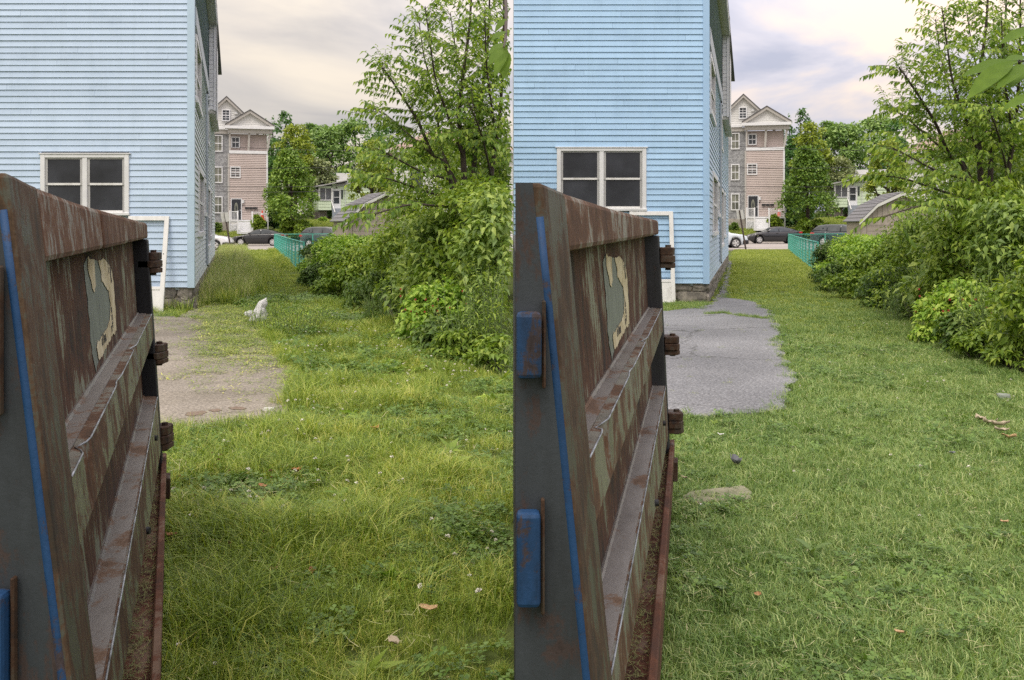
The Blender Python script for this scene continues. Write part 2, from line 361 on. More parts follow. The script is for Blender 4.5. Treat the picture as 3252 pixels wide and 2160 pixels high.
def blue_house(side):
    L = side == 'L'
    if L:
        corner = G(614, 988); zs = 0.447; e = 0.1152; xl = -7.0; win = (131, 412, 490, 682); slope = (739 - CX) / F; Yend = 40.0
        mf, ms, mt = 'siding_pale_blue', 'siding_faded', 'trim_pale_blue'
        lab = 'pale blue clapboard house with white double window beside the overgrown yard'
    else:
        corner = G(2248, 962); zs = 1.6 - (900 - 716) / F * corner.y; e = 0.1225; xl = 0.035 - corner.x; win = (1768, 2052, 470, 668); slope = (2373 - CX) / F; Yend = 42.0
        mf, ms, mt = 'siding_sky_blue', 'siding_blue_side', 'trim_sky_blue'
        lab = 'bright sky blue clapboard house with white double window beside the mown lawn'
    root = thing('clapboard_house', lab, 'house', corner)
    Yc = corner.y; S = F / Yc; rg = random.Random(7 if L else 8)
    w = Vector((slope, 1, 0)).normalized(); n = Vector((w.y, -w.x, 0)); slen = (Yend - Yc) / w.y
    ztop, zvis = 7.6, (6.1 if L else 6.4)
    # plain backing wall
    mb = MB(); A = Vector((xl, 0.03, 0)); B = Vector((-0.03, 0.03, 0)); C = w * slen - n * 0.03; D = Vector((min(xl, C.x - 4), C.y, 0)) if L else Vector((xl, C.y, 0))
    up = Vector((0, 0, 1))
    z0 = zs - 0.05
    B2 = Vector((-0.03, 0.03, 0)) - n * 0.0
    mb.hexa([p + up * z0 for p in (A, B2, C, D)] + [p + up * ztop for p in (A, B2, C, D)])
    mb.build('wall', MATS['belt_grey'], root)
    # front clapboards
    wx0, wx1 = (win[0] - CX) / S - corner.x, (win[1] - CX) / S - corner.x
    wz1, wz0 = H - (win[2] - HZ) / S, H - (win[3] - HZ) / S
    cb = 0.105
    row = 0; z = zs
    while z < zvis:
        holes = [(wx0 + 0.005, wx1 - 0.005)] if (z + e > wz0 + 0.01 and z < wz1 - 0.01) else []
        for a, b in cut_spans(xl, -cb, holes):
            cuts = [a] + sorted(rg.uniform(a + 0.3, b - 0.3) for _ in range(1 if (b - a) > 2.2 and rg.random() < 0.85 else 0)) + [b]
            for i in range(len(cuts) - 1):
                p = rg.uniform(0, 0.005); u0, u1 = cuts[i], cuts[i + 1] - (0.003 if i < len(cuts) - 2 else 0); dz = rg.uniform(-0.0012, 0.0012); ty = rg.uniform(-0.0015, 0.0015)
                m = MB()
                yb0, yb1 = -0.022 - p, -0.022 - p + ty
                m.add([(u0, 0.03, z - 0.002), (u1, 0.03, z - 0.002), (u1, 0.03, z + e), (u0, 0.03, z + e),
                       (u0, yb0, z + dz), (u1, yb1, z + dz), (u1, -0.004, z + e + dz), (u0, -0.004, z + e + dz),
                       (u0, yb0 + 0.004, z + 0.016 + dz), (u1, yb1 + 0.004, z + 0.016 + dz)],
                      [(0, 1, 2, 3), (4, 5, 9, 8), (8, 9, 6, 7), (0, 4, 5, 1), (3, 2, 6, 7), (0, 3, 7, 8, 4), (1, 5, 9, 6, 2)])
                m.build('clapboard', MATS[mf], root)
        z += e; row += 1
    if z < ztop:
        MB().box(xl, -cb, -0.012, 0.028, z + 0.002, ztop).build('upper_wall', MATS[mf], root)
    # corner board (two pieces with a joint, like the photograph)
    zj = H - (620 - HZ) / S
    for a, b in ((zs - 0.01, zj - 0.004), (zj + 0.002, ztop)):
        m = MB(); o = Vector((0, -0.03, 0)); i0 = Vector((-cb, -0.03, 0)); q = w * 0.11 + n * 0.028
        p = [i0, Vector((0, -0.03, 0)) + n * 0.028, q, w * 0.11 - n * 0.02, Vector((-cb, 0.02, 0))]
        pts = [v + up * a for v in p] + [v + up * b for v in p]
        m.add(pts, [(4, 3, 2, 1, 0), (5, 6, 7, 8, 9)] + [(k, (k + 1) % 5, 5 + (k + 1) % 5, 5 + k) for k in range(5)])
        m.build('corner_board', MATS[mt], root)
    # side windows: along the wall from the corner, in metres; bottom and top heights
    sw = [(0.65, 3.6, 4.0, 5.3), (2.2, 5.7, 1.38, 2.84), (6.1, 7.7, 1.85, 2.78), (9.4, 12.5, 0.95, 2.75), (9.2, 11.0, 3.9, 5.0), (13.5, 15.5, 1.2, 2.75)]
    belt0, belt1 = 5.35, 5.72
    z = zs
    while z < ztop - 0.01:
        if z + e > belt0 and z < belt1: z += e; continue
        upper = z >= belt1
        holes = [(a + 0.01, b - 0.01) for a, b, c, d in sw if z + e > c + 0.01 and z < d - 0.01]
        for a, b in cut_spans(0.112, slen, holes):
            q = rg.uniform(0, 0.004)
            def W(s, h, o): return w * s + n * o + up * h
            m = MB(); h1 = min(z + e, ztop)
            m.add([W(a, z, -0.03), W(b, z, -0.03), W(b, h1, -0.03), W(a, h1, -0.03), W(a, z, 0.024 + q), W(b, z, 0.024 + q), W(b, h1, 0.004), W(a, h1, 0.004)],
                  [(0, 1, 2, 3), (4, 5, 6, 7), (0, 4, 5, 1), (3, 2, 6, 7), (0, 3, 7, 4), (1, 5, 6, 2)])
            m.build('clapboard' if not upper else 'shingle_course', MATS['shingle_blue_grey' if upper else ms], root)
        z += e
    def slab(name, mat, a, b, h0, h1, o0, o1, parent):
        def W(s, h, o): return w * s + n * o + up * h
        m = MB(); m.hexa([W(a, h0, o0), W(a, h0, o1), W(b, h0, o1), W(b, h0, o0), W(a, h1, o0), W(a, h1, o1), W(b, h1, o1), W(b, h1, o0)])
        return m.build(name, MATS[mat], parent)
    slab('belt_board', 'belt_grey', 0.113, slen, belt0 + 0.01, belt1, -0.02, 0.05, root)
    for a, b, c, d in sw:
        wo = mk_empty('window'); wo.parent = root
        t = 0.11
        slab('pane', 'window_glass', a + t, b - t, c + t, d - t, -0.02, -0.005, wo)
        for q in ((a, a + t, c, d), (b - t, b, c, d)): slab('casing', 'white_paint', *q, -0.02, 0.045, wo)
        slab('casing', 'white_paint', a + t, b - t, d - t, d, -0.02, 0.048, wo); slab('sill', 'white_paint', a - 0.03, b + 0.03, c - 0.02, c + t * 0.7, -0.02, 0.07, wo)
        slab('meeting_rail', 'white_paint', a + t, b - t, (c + d) / 2 - 0.03, (c + d) / 2 + 0.03, -0.02, 0.015, wo)
    # drooping service cable down the side wall, with its brackets
    m = MB(); pts = []
    for k in range(30):
        h = 5.2 - k * (4.7 / 29); pts.append(w * (8.4 + 0.06 * math.sin(k * 0.9)) + n * 0.06 + up * h)
    m.tube(pts, 0.022, 5); m.build('service_cable', MATS['cable_black'], root)
    for h, s_ in ((5.1, 8.4), (5.25, 10.5), (5.2, 13.0), (4.9, 15.0)):
        m = MB(); m.tube([w * s_ + n * 0.02 + up * h, w * s_ + n * 0.1 + up * h], 0.03, 6); m.build('bracket', MATS['white_paint'], root)
    m = MB(); m.tube([w * 8.2 + n * 0.05 + up * 5.1, w * 8.2 + n * 0.05 + up * 0.55], 0.035, 6); m.build('conduit', MATS['belt_grey'], root)
    # eaves
    ov = 0.24; s_b0 = 11.5 if L else 11.2; s_b1 = 17.5
    slab('soffit', 'beige_soffit', -0.3, s_b0, ztop, ztop + 0.06, -0.02, ov, root)
    slab('fascia', 'white_paint', -0.3, s_b0, ztop - 0.02, ztop + 0.22, ov + 0.002, ov + 0.03, root)
    # enclosed bay hanging from the upper storeys near the street end
    bz0 = 5.05
    bay = mk_empty('bay'); bay.parent = root
    z = bz0; k = 0
    slab('bay_wall', 'white_paint', s_b0 + 0.03, s_b1, bz0, ztop + 0.5, 0.03, 0.20, bay)
    while z < ztop + 0.45:
        slab('clapboard', 'white_paint', s_b0 + rg.uniform(0, 0.003), s_b0 + 0.028, z + 0.012, z + 0.135, 0.03, 0.165, bay); z += 0.135
    slab('corner_board', 'white_paint', s_b0 - 0.02, s_b0 + 0.10, bz0 - 0.02, ztop + 0.5, 0.166, 0.235, bay)
    slab('downspout', 'grey_sash', s_b0 - 0.03, s_b0 + 0.06, bz0 - 0.3, ztop + 0.6, 0.237, 0.262, bay)
    slab('underside', 'beige_soffit', s_b0 + 0.02, s_b1, bz0 - 0.10, bz0 - 0.005, 0.03, 0.24, bay)
    # roof (its slopes rise above the frame)
    m = MB(); e0 = w * -0.35 + n * (ov + 0.04) + up * (ztop + 0.2); e1 = w * (slen + 0.4) + n * (ov + 0.04) + up * (ztop + 0.2)
    wid = 8.0 if L else corner.x - 0.04
    if L:
        r0, r1 = e0 + Vector((-4, 0, 2.4)), e1 + Vector((-4, 0, 2.4)); f0, f1 = e0 + Vector((-8, 0, 0)), e1 + Vector((-8, 0, 0))
    else:
        hw = e0.x - xl - 0.06
        r0, r1 = e0 + Vector((-hw / 2, 0, 1.6)), e1 + Vector((-(e1.x - xl) / 2, 0, 1.6)); f0, f1 = Vector((xl, e0.y, e0.z)), Vector((xl, e1.y, e1.z))
    dz = up * -0.04
    m.add([e0, e1, r1, r0, f0, f1, e0 + dz, e1 + dz, f0 + dz, f1 + dz], [(0, 1, 2, 3), (3, 2, 5, 4), (6, 8, 9, 7), (0, 6, 7, 1), (4, 5, 9, 8), (0, 3, 4, 8, 6), (1, 7, 9, 5, 2)])
    m.build('roof', MATS['roof_shingle'], root)
    # granite foundation
    x = -0.02; k = 0
    MB().add([(xl, 0.07, -0.2), (-0.1, 0.07, -0.2), (-0.1, 0.07, zs), (xl, 0.07, zs)], [(0, 1, 2, 3)]).build('mortar', MATS['mortar'], root)
    for course, (c0, c1) in enumerate(((-0.08, 0.235), (0.24, zs))):
        x = -0.015 if course == 0 else -0.02
        first = True
        while x > max(xl + 0.1, -4.2):
            ln = (0.62 if course == 0 else 0.30) if first else rg.uniform(0.45, 0.95)
            ln = min(ln, x - xl); first = False
            m = MB(); m.rock((x - ln / 2, 0.16, (c0 + c1) / 2), (ln - 0.015, 0.28, (c1 - c0) * 1.0), rg.random() * 99, 0.08)
            m.build('foundation_stone', MATS['granite'], root); x -= ln
    s_ = 0.05
    while s_ < slen - 1.5:
        ln = rg.uniform(0.5, 1.0)
        for c0, c1 in ((-0.08, 0.2), (0.2, zs)):
            c = w * (s_ + ln / 2) - n * 0.10 + up * (c0 + c1) / 2
            m = MB(); m.rock((0, 0, 0), (ln - 0.02, 0.26, (c1 - c0)), rg.random() * 99, 0.10)
            o = m.build('foundation_stone', MATS['granite'], root); o.location = c; o.rotation_euler = (0, 0, math.atan2(w.y, w.x))
        s_ += ln
    # white double window on the front
    wo = mk_empty('window'); wo.parent = root
    t = 0.085
    def bx(nm, mt_, x0, x1, y0, y1, a, b, par=wo, bev=0.0): return MB().box(x0, x1, y0, y1, a, b).build(nm, MATS[mt_], par, bevel=bev)
    bx('casing', 'white_paint', wx0, wx0 + t, -0.05, 0.02, wz0, wz1, bev=0.006); bx('casing', 'white_paint', wx1 - t, wx1, -0.05, 0.02, wz0, wz1, bev=0.006)
    bx('casing', 'white_paint', wx0 + t, wx1 - t, -0.048, 0.02, wz1 - t * 0.8, wz1, bev=0.006); bx('sill', 'white_paint', wx0 - 0.01, wx1 + 0.01, -0.07, 0.02, wz0 - 0.015, wz0 + 0.04, bev=0.006)
    bx('drip_cap', 'white_paint', wx0 - 0.03, wx1 + 0.03, -0.062, 0.02, wz1 + 0.002, wz1 + 0.02)
    ix0, ix1 = wx0 + t, wx1 - t; iz0, iz1 = wz0 + 0.04, wz1 - t * 0.8; xm = (ix0 + ix1) / 2
    bx('mullion', 'white_paint', xm - 0.045, xm + 0.045, -0.042, 0.02, iz0, iz1, bev=0.006)
    for a, b in ((ix0, xm - 0.045), (xm + 0.045, ix1)):
        f = 0.045; zm = (iz0 + iz1) / 2 + 0.02
        for nm, q0, q1, yy in (('upper_sash', zm - 0.02, iz1, -0.012), ('lower_sash', iz0, zm + 0.02, 0.0)):
            so = mk_empty(nm); so.parent = wo
            yy0 = yy - 0.012
            bx('stile', 'grey_sash', a, a + f, yy0, 0.02, q0, q1, wo); bx('stile', 'grey_sash', b - f, b, yy0, 0.02, q0, q1, wo)
            bx('rail', 'weathered_white', a + f, b - f, yy0, 0.02, q0, q0 + f * 0.9, wo); bx('rail', 'grey_sash', a + f, b - f, yy0, 0.02, q1 - f * 0.6, q1, wo)
            bx('screen', 'dark_screen', a + f, b - f, yy0 + 0.009, 0.018, q0 + f * 0.9, q1 - f * 0.6, wo)
            bpy.data.objects.remove(so)
    return root

def storm_door(side):
    L = side == 'L'
    if L: x0, x1, yt, yb = 385, 517, 686, 1010
    else: x0, x1, yt, yb = 2005, 2146, 671, 991
    wy = (G(614, 988).y if L else G(2248, 962).y) - 0.06; Yb = wy - 0.33; base = Vector(((x0 - CX) / F * Yb, Yb, 0.0))
    b1 = Vector(((x1 - CX) / F * Yb, Yb, 0.0)); wdt = b1.x - base.x; zt = H - (yt - HZ) / F * wy
    root = thing('storm_door', 'empty white wooden storm door frame leaning on the ' + ('pale blue house by the overgrown yard' if L else 'sky blue house by the mown lawn'), 'door', base)
    lean = math.atan2(zt, wy - Yb); ln = zt / math.sin(lean); root.rotation_euler = (lean - R_(90), 0, 0)
    root.rotation_euler = (-(math.pi / 2 - lean), 0, 0)
    t = 0.085; d = 0.035
    def bx(nm, a, b, c, e, y0=0, y1=d): MB().box(a, b, y0, y1, c, e).build(nm, MATS['weathered_white'], root, bevel=0.004)
    bx('stile', 0, t, 0, ln); bx('stile', wdt - t, wdt, 0, ln)
    bx('top_rail', t, wdt - t, ln - t, ln, 0.002, d - 0.002); bx('bottom_rail', t, wdt - t, 0, 0.07, 0.002, d - 0.002)
    bx('middle_rail', t, wdt - t, ln * 0.235, ln * 0.235 + 0.06, 0.002, d - 0.002); bx('panel', t, wdt - t, 0.07, ln * 0.235, 0.012, d - 0.01)
    MB().box(wdt - t + 0.02, wdt - t + 0.035, -0.004, 0.004, ln * 0.6, ln * 0.6 + 0.015).build('latch', MATS['cable_black'], root)
    return root
for s in 'LR':
    blue_house(s); storm_door(s)
# ------------------------------------------------------------------ the rusty steel waste containers
def rusty(name, paint, rust, dark, cover, vs=(7, 7, 1.4), rough=0.6, blot=3.0):
    """old paint over rust: big blotches decide where paint survives, fine streaks run down it, grime sits on top"""
    m, t, nd, lk, bs = new_mat(name)
    v = coords(nd, lk, vs, 'World'); v2 = coords(nd, lk, (1, 1, 1), 'World')
    st = tex(nd, lk, v, 2.6, 8, 0.72, 0.5); bl = tex(nd, lk, v2, blot, 7, 0.66, 0.6); fi = tex(nd, lk, v2, 75, 5, 0.75); gr = tex(nd, lk, v, 1.1, 9, 0.7)
    def ma(a, k, b):
        q = nd.new('ShaderNodeMath'); q.operation = 'MULTIPLY_ADD'; lk.new(a, q.inputs[0]); q.inputs[1].default_value = k
        if isinstance(b, float): q.inputs[2].default_value = b
        else: lk.new(b, q.inputs[2])
        return q.outputs[0]
    mask = ma(bl, 0.8, ma(st, 0.7, ma(fi, 0.22, -0.36)))          # about 0.2 .. 0.8
    th = 1.0 - cover
    r = ramp(nd, [(max(0.0, th - 0.20), dark), (th - 0.06, tuple(x * 0.75 for x in rust)), (th - 0.012, rust), (th + 0.012, tuple(0.5 * x + 0.5 * y * 0.7 for x, y in zip(rust, paint))), (th + 0.05, tuple(x * 0.86 for x in paint)), (min(1.0, th + 0.22), paint)])
    lk.new(mask, r.inputs[0])
    rg = ramp(nd, [(0.30, (0.42, 0.40, 0.37)), (0.48, (0.92, 0.91, 0.89)), (0.7, (1.1, 1.1, 1.1))]); lk.new(gr, rg.inputs[0])
    mx = nd.new('ShaderNodeMix'); mx.data_type = 'RGBA'; mx.blend_type = 'MULTIPLY'; mx.inputs[0].default_value = 0.85; lk.new(r.outputs[0], mx.inputs[6]); lk.new(rg.outputs[0], mx.inputs[7])
    lk.new(mx.outputs[2], bs.inputs['Base Color'])
    rr = ramp(nd, [(th - 0.03, (0.88,) * 3), (th + 0.05, (rough,) * 3)]); lk.new(mask, rr.inputs[0]); lk.new(rr.outputs[0], bs.inputs['Roughness'])
    bs.inputs['Specular IOR Level'].default_value = 0.35
    bump(nd, lk, bs, mask, 0.5, 0.006)
RUST = (0.095, 0.042, 0.026); DRK = (0.028, 0.019, 0.015)
rusty('steel_panel', (0.21, 0.23, 0.165), (0.092, 0.040, 0.019), (0.022, 0.016, 0.011), 0.45, vs=(9, 9, 1.0))
rusty('steel_rail', (0.245, 0.24, 0.205), (0.135, 0.068, 0.036), (0.07, 0.037, 0.022), 0.46, vs=(16, 12, 3.0), blot=4.5)
rusty('steel_post', (0.085, 0.087, 0.066), (0.085, 0.052, 0.03), (0.035, 0.03, 0.022), 0.48, vs=(9, 9, 1.6), blot=7)
rusty('steel_beam', (0.18, 0.177, 0.145), (0.115, 0.060, 0.030), (0.05, 0.033, 0.02), 0.52, vs=(5, 5, 2.5), blot=4, rough=0.42)
rusty('steel_dusty_top', (0.205, 0.195, 0.18), (0.15, 0.095, 0.06), (0.085, 0.055, 0.036), 0.58, vs=(2, 0.8, 2), blot=2.2, rough=0.40)
rusty('steel_dark', (0.028, 0.030, 0.034), (0.048, 0.032, 0.027), (0.018, 0.016, 0.016), 0.62)
rusty('steel_sill', (0.15, 0.085, 0.05), (0.115, 0.045, 0.022), (0.06, 0.028, 0.017), 0.45, vs=(4, 1, 4), blot=5)
rusty('steel_end', (0.040, 0.048, 0.056), (0.055, 0.040, 0.036), (0.026, 0.025, 0.027), 0.58, vs=(6, 6, 1.2), blot=4)
rusty('steel_blue', (0.012, 0.055, 0.15), (0.055, 0.042, 0.045), (0.05, 0.028, 0.022), 0.60, vs=(9, 9, 2.5), blot=11)
rusty('hinge_iron', (0.075, 0.055, 0.038), (0.068, 0.036, 0.02), (0.026, 0.02, 0.018), 0.5, vs=(6, 6, 6), blot=12)
nmat('worn_steel', [(0.35, (0.09, 0.085, 0.08)), (0.5, (0.24, 0.26, 0.28)), (0.7, (0.46, 0.49, 0.53))], scale=14, rough=0.45, metal=0.4, detail=8)
nmat('label_paper', [(0.28, (0.16, 0.12, 0.07)), (0.42, (0.42, 0.36, 0.21)), (0.65, (0.60, 0.55, 0.38))], scale=10, rough=0.7, detail=9, nr=0.7)
nmat('pale_paint', [(0.25, (0.07, 0.075, 0.06)), (0.5, (0.15, 0.175, 0.145)), (0.75, (0.215, 0.245, 0.205))], scale=7, vs=(6, 6, 0.7), rough=0.65, detail=9, nr=0.7)
flat('print_ink', (0.04, 0.04, 0.045), rough=0.7)
nmat('dry_clipping', [(0.3, (0.10, 0.13, 0.035)), (0.6, (0.20, 0.20, 0.07)), (0.8, (0.33, 0.28, 0.14))], scale=40, rough=0.8, space='World')

def dumpster(side):
    L = side == 'L'
    if L:
        Yn, Yf = 1.6, 5.4; near = ((1.66, -0.811), (0.3, -0.640)); far = ((1.61, -1.993), (0.33, -1.909))
        top = ((1.6, 1.687), (1.78, 1.677), (2.47, 1.657), (2.93, 1.6485), (4.2, 1.630), (5.4, 1.614)); rbz = 1.528
        sill_o = (-0.590, -1.893)
        lab = 'rusty grey-green steel waste container door beside the long weedy grass'
    else:
        Yn, Yf = 1.75, 5.75; near = ((1.609, 0.0608), (0.795, 0.143)); far = ((1.63, 0.85), (0.34, 0.9158))
        top = ((1.75, 1.677), (2.05, 1.667), (3.0, 1.652), (3.6, 1.645), (5.75, 1.631)); rbz = 1.545
        sill_o = (0.216, 0.938)
        lab = 'rusty grey-green steel waste container door beside the mown lawn'
    def li(p, z): (a, x0), (b, x1) = p; return x0 + (x1 - x0) * (z - a) / (b - a)
    def outer(Y, z): t = (Y - Yn) / (Yf - Yn); return li(near, z) * (1 - t) + li(far, z) * t
    def topz(Y): return float(np.interp(Y, [a for a, b in top], [b for a, b in top]))
    root = thing('waste_container', lab, 'dumpster', (outer(Yf, 0.2), Yf, 0)); O = root.location.copy()
    def bar(name, mat, Y0, Y1, lo, hi, o=0.0, d=0.08, n=14, dent=None, bevel=0.008, smooth=False):
        f = lambda g, Y: g(Y) if callable(g) else g
        m = MB(O); pts = []; fs = []
        for i in range(n + 1):
            Y = Y0 + (Y1 - Y0) * i / n; a, b = f(lo, Y), f(hi, Y); q = dent(Y) if dent else 0.0
            xa, xb = outer(Y, a) + o, outer(Y, b) + o
            cl = (lambda v: v) if L else (lambda v: max(v, 0.007))
            xa, xb = (cl(xa - 0.001) + 0.001, cl(xb - 0.001) + 0.001)
            pts += [(xa, Y, a), (xb - q, Y, b - q * 0.25), (cl(xb - d), Y, b), (cl(xa - d), Y, a)]
        for i in range(n):
            k = 4 * i
            for j in range(4): fs.append((k + j, k + (j + 1) % 4, k + 4 + (j + 1) % 4, k + 4 + j))
        fs += [(0, 3, 2, 1), (4 * n, 4 * n + 1, 4 * n + 2, 4 * n + 3)]
        m.add(pts, fs); ob = m.build(name, MATS[mat], root, bevel=bevel, seg=2)
        me = ob.data; bmn = bmesh.new(); bmn.from_mesh(me); bmesh.ops.recalc_face_normals(bmn, faces=bmn.faces[:]); bmn.to_mesh(me); bmn.free()
        return ob
    rec = 0.078
    bar('panel', 'steel_panel', Yn + 0.02, Yf - 0.02, 0.30, topz, -rec, 0.02, 18, bevel=0)
    # the top rail is made of three welded lengths
    cuts = [Yn + 0.25, Yn + (Yf - Yn) * 0.36, Yn + (Yf - Yn) * 0.60, Yf]
    for i in range(3): bar('top_rail', 'steel_rail', cuts[i] + 0.004, cuts[i + 1] - 0.004, rbz, topz, 0.004 * (i % 2), 0.10, 8, bevel=0.014)
    bar('near_post', 'steel_post', Yn - 0.01, Yn + 0.25, 0.2, lambda Y: topz(Y) - 0.002, 0.002, 0.10, 4)
    bar('far_post', 'steel_dark', Yf - 0.13, Yf, 0.26, lambda Y: rbz - 0.003, 0.003, 0.11, 4)
    dn = [3.82 + (0.25 if not L else 0), 2.12 + (0.22 if not L else 0), 3.0 + (0.2 if not L else 0)]
    def dent(Y): return 0.022 * math.exp(-((Y - dn[0]) / 0.045) ** 2) + 0.026 * math.exp(-((Y - dn[1]) / 0.035) ** 2) + 0.007 * math.exp(-((Y - dn[2]) / 0.06) ** 2)
    hi1 = 1.128
    bar('upper_beam', 'steel_beam', Yn + 0.252, Yf - 0.131, 1.0, hi1, 0.0, rec - 0.002, 90, dent, bevel=0)
    lo2 = lambda Y: 0.60 + (0.40 - 0.60) * (Y - Yn) / (Yf - Yn)
    bar('lower_beam', 'steel_beam', Yn + 0.252, Yf - 0.131, lo2, 0.686, 0.0, rec - 0.002, 30, None, bevel=0)
    bar('beam_top', 'steel_dusty_top', Yn + 0.255, Yf - 0.133, hi1 + 0.001, hi1 + 0.004, -0.030, rec - 0.034, 20, bevel=0)
    bar('beam_top', 'steel_dusty_top', Yn + 0.255, Yf - 0.133, 0.687, 0.690, -0.008, rec - 0.012, 20, bevel=0)
    for zz, dd in ((hi1, dent), (0.686, None)):
        m = MB(O); n = 90; m.tube([(outer(Y, zz) - (dd(Y) if dd else 0) - 0.001, Y, zz - (dd(Y) * 0.25 if dd else 0)) for Y in np.linspace(Yn + 0.256, Yf - 0.135, n)], 0.0026, 6)
        m.build('worn_edge', MATS['worn_steel'], root, smooth=True)
    # weld beads where the beams meet the panel
    for zz in (hi1 + 0.004, 0.690):
        m = MB(O); Ys = np.linspace(Yn + 0.33, Yf - 0.14, 120); rg = random.Random(3)
        m.tube([(outer(Y, zz) - rec + 0.004, Y, zz + 0.001) for Y in Ys], [0.006 + 0.003 * rg.random() for _ in Ys], 5); m.build('weld_bead', MATS['steel_dusty_top'], root)
    # sill
    def sill_x(Y): t = (Y - Yn) / (Yf - Yn); return sill_o[0] * (1 - t) + sill_o[1] * t
    m = MB(O); nseg = 8
    for i in range(nseg):
        a, b = Yn + (Yf + 0.1 - Yn) * i / nseg, Yn + (Yf + 0.1 - Yn) * (i + 1) / nseg
        m.hexa([(sill_x(a) - 0.24, a, 0.10), (sill_x(a), a, 0.10), (sill_x(b), b, 0.10), (sill_x(b) - 0.24, b, 0.10), (sill_x(a) - 0.24, a, 0.30), (sill_x(a), a, 0.30), (sill_x(b), b, 0.30), (sill_x(b) - 0.24, b, 0.30)])
    m.build('sill', MATS['steel_sill'], root)
    m = MB(O); a, b = Yn, Yf + 0.1
    m.hexa([(sill_x(a) - 0.022, a, 0.3), (sill_x(a) + 0.006, a, 0.24), (sill_x(b) + 0.006, b, 0.24), (sill_x(b) - 0.022, b, 0.3), (sill_x(a) - 0.022, a, 0.335), (sill_x(a) + 0.006, a, 0.335), (sill_x(b) + 0.006, b, 0.335), (sill_x(b) - 0.022, b, 0.335)])
    m.build('sill_lip', MATS['steel_sill'], root, bevel=0.005)
    m = MB(O); m.hexa([(sill_x(q) + e_, q, z_) for z_ in (0.16, 0.27) for q, e_ in ((Yf - 0.2, 0.0), (Yf - 0.2, 0.028), (Yf - 0.08, 0.028), (Yf - 0.08, 0.0))]); m.build('lug', MATS['hinge_iron'], root, bevel=0.004)
    # feet the container stands on
    for Y in (Yn + 0.5, Yf - 0.4):
        m = MB(O); m.box(sill_x(Y) - 0.22, sill_x(Y) - 0.05, Y - 0.12, Y + 0.12, -0.02, 0.105); m.build('skid', MATS['steel_dark'], root)
    # body behind the door
    if L: base = [(outer(Yn, 1.65) - 0.12, Yn + 0.035), (-2.6, Yn - 0.35), (-3.9, Yf - 0.9), (outer(Yf, 1.6) - 0.12, Yf - 0.02)]
    else: base = [(0.0075, Yn + 0.35), (0.006, Yn + 0.35), (0.006, Yf - 0.1), (outer(Yf, 1.6) - 0.14, Yf - 0.05)]
    sgn = [p[::-1] for p in base]
    m = MB(O); zt = rbz
    m.add([(x, y, 0.16) for x, y in base] + [(x, y, zt) for x, y in base], [(0, 1, 2, 3), (7, 6, 5, 4)] + [(k, 4 + k, 4 + (k + 1) % 4, (k + 1) % 4) for k in range(4)])
    m.build('container_body', MATS['steel_end'], root)
    # end face that looks towards the viewer: grey plate, blue corner, bolted pockets
    xe = -1.35 if L else 0.006
    pl_ = MB(O); zt2 = topz(Yn) - 0.002; zb = 0.2
    pl_.hexa([(xe, Yn - 0.012, zb), (outer(Yn, zb) - 0.018, Yn - 0.012, zb), (outer(Yn, zb) - 0.018, Yn + 0.03, zb), (xe, Yn + 0.03, zb), (xe, Yn - 0.012, zt2), (outer(Yn, zt2) - 0.018, Yn - 0.012, zt2), (outer(Yn, zt2) - 0.018, Yn + 0.03, zt2), (xe, Yn + 0.03, zt2)])
    pl_.build('end_plate', MATS['steel_end'], root)
    m = MB(O); m.tube([(outer(Yn, z) - 0.012, Yn - 0.006, z) for z in np.linspace(0.2, zt2 - 0.06, 12)], 0.0085, 8); m.build('corner_edge', MATS['steel_blue'], root, smooth=True)
    pk = ((1.316, 1.516, -0.822), (0.70, 1.02, -0.80)) if L else ((1.335, 1.45, 0.051), (0.94, 1.104, 0.049))
    for z0, z1, xr in pk:
        m = MB(O); m.box(xe + 0.002 if not L else xr - 0.2, xr, Yn - 0.05, Yn - 0.013, z0, z1); m.build('pocket', MATS['steel_blue'], root, bevel=0.008, seg=2)
        m = MB(O); m.box(xr + 0.0015, xr + 0.008, Yn - 0.03, Yn - 0.0135, z0 - 0.02, z1 + 0.02); m.build('pocket_flange', MATS['hinge_iron'], root, bevel=0.003)
    # hinges on the far edge
    for z0, z1 in ((1.338, 1.46), (0.85, 0.965), (0.39, 0.526)) if L else ((1.35, 1.48), (0.855, 0.97), (0.406, 0.534)):
        h = mk_empty('hinge'); h.parent = root; xo = outer(Yf, (z0 + z1) / 2) + 0.003; dz = z1 - z0
        for k, (a, b, wd) in enumerate(((0.62, 0.95, 0.068), (0.29, 0.60, 0.070), (0.05, 0.27, 0.072))):
            m = MB(O); yy = Yf - 0.05; hw = 0.07 + 0.01 * (k == 1)
            poly = [(xo - 0.02, yy - hw), (xo + wd * 0.72, yy - hw), (xo + wd, yy - hw * 0.55), (xo + wd, yy + hw * 0.55), (xo + wd * 0.72, yy + hw), (xo - 0.02, yy + hw)]
            m.prism(poly, 'z', z0 + dz * a, z0 + dz * b); m.build('hinge_plate', MATS['hinge_iron'], h, bevel=0.003)
        m = MB(O); m.cyl((xo + 0.036, Yf - 0.05, z0 + dz * 0.5), 0.017, 'z', dz * 1.12, 6); m.build('pin', MATS['hinge_iron'], h)
    for zz, yy in ((0.60, Yf - 0.75), (0.52, Yf - 1.9)):
        m = MB(O); m.cyl((outer(yy, zz) + 0.006, yy, zz), 0.013, 'x', 0.014, 10); m.build('bolt', MATS['steel_dark'], root)
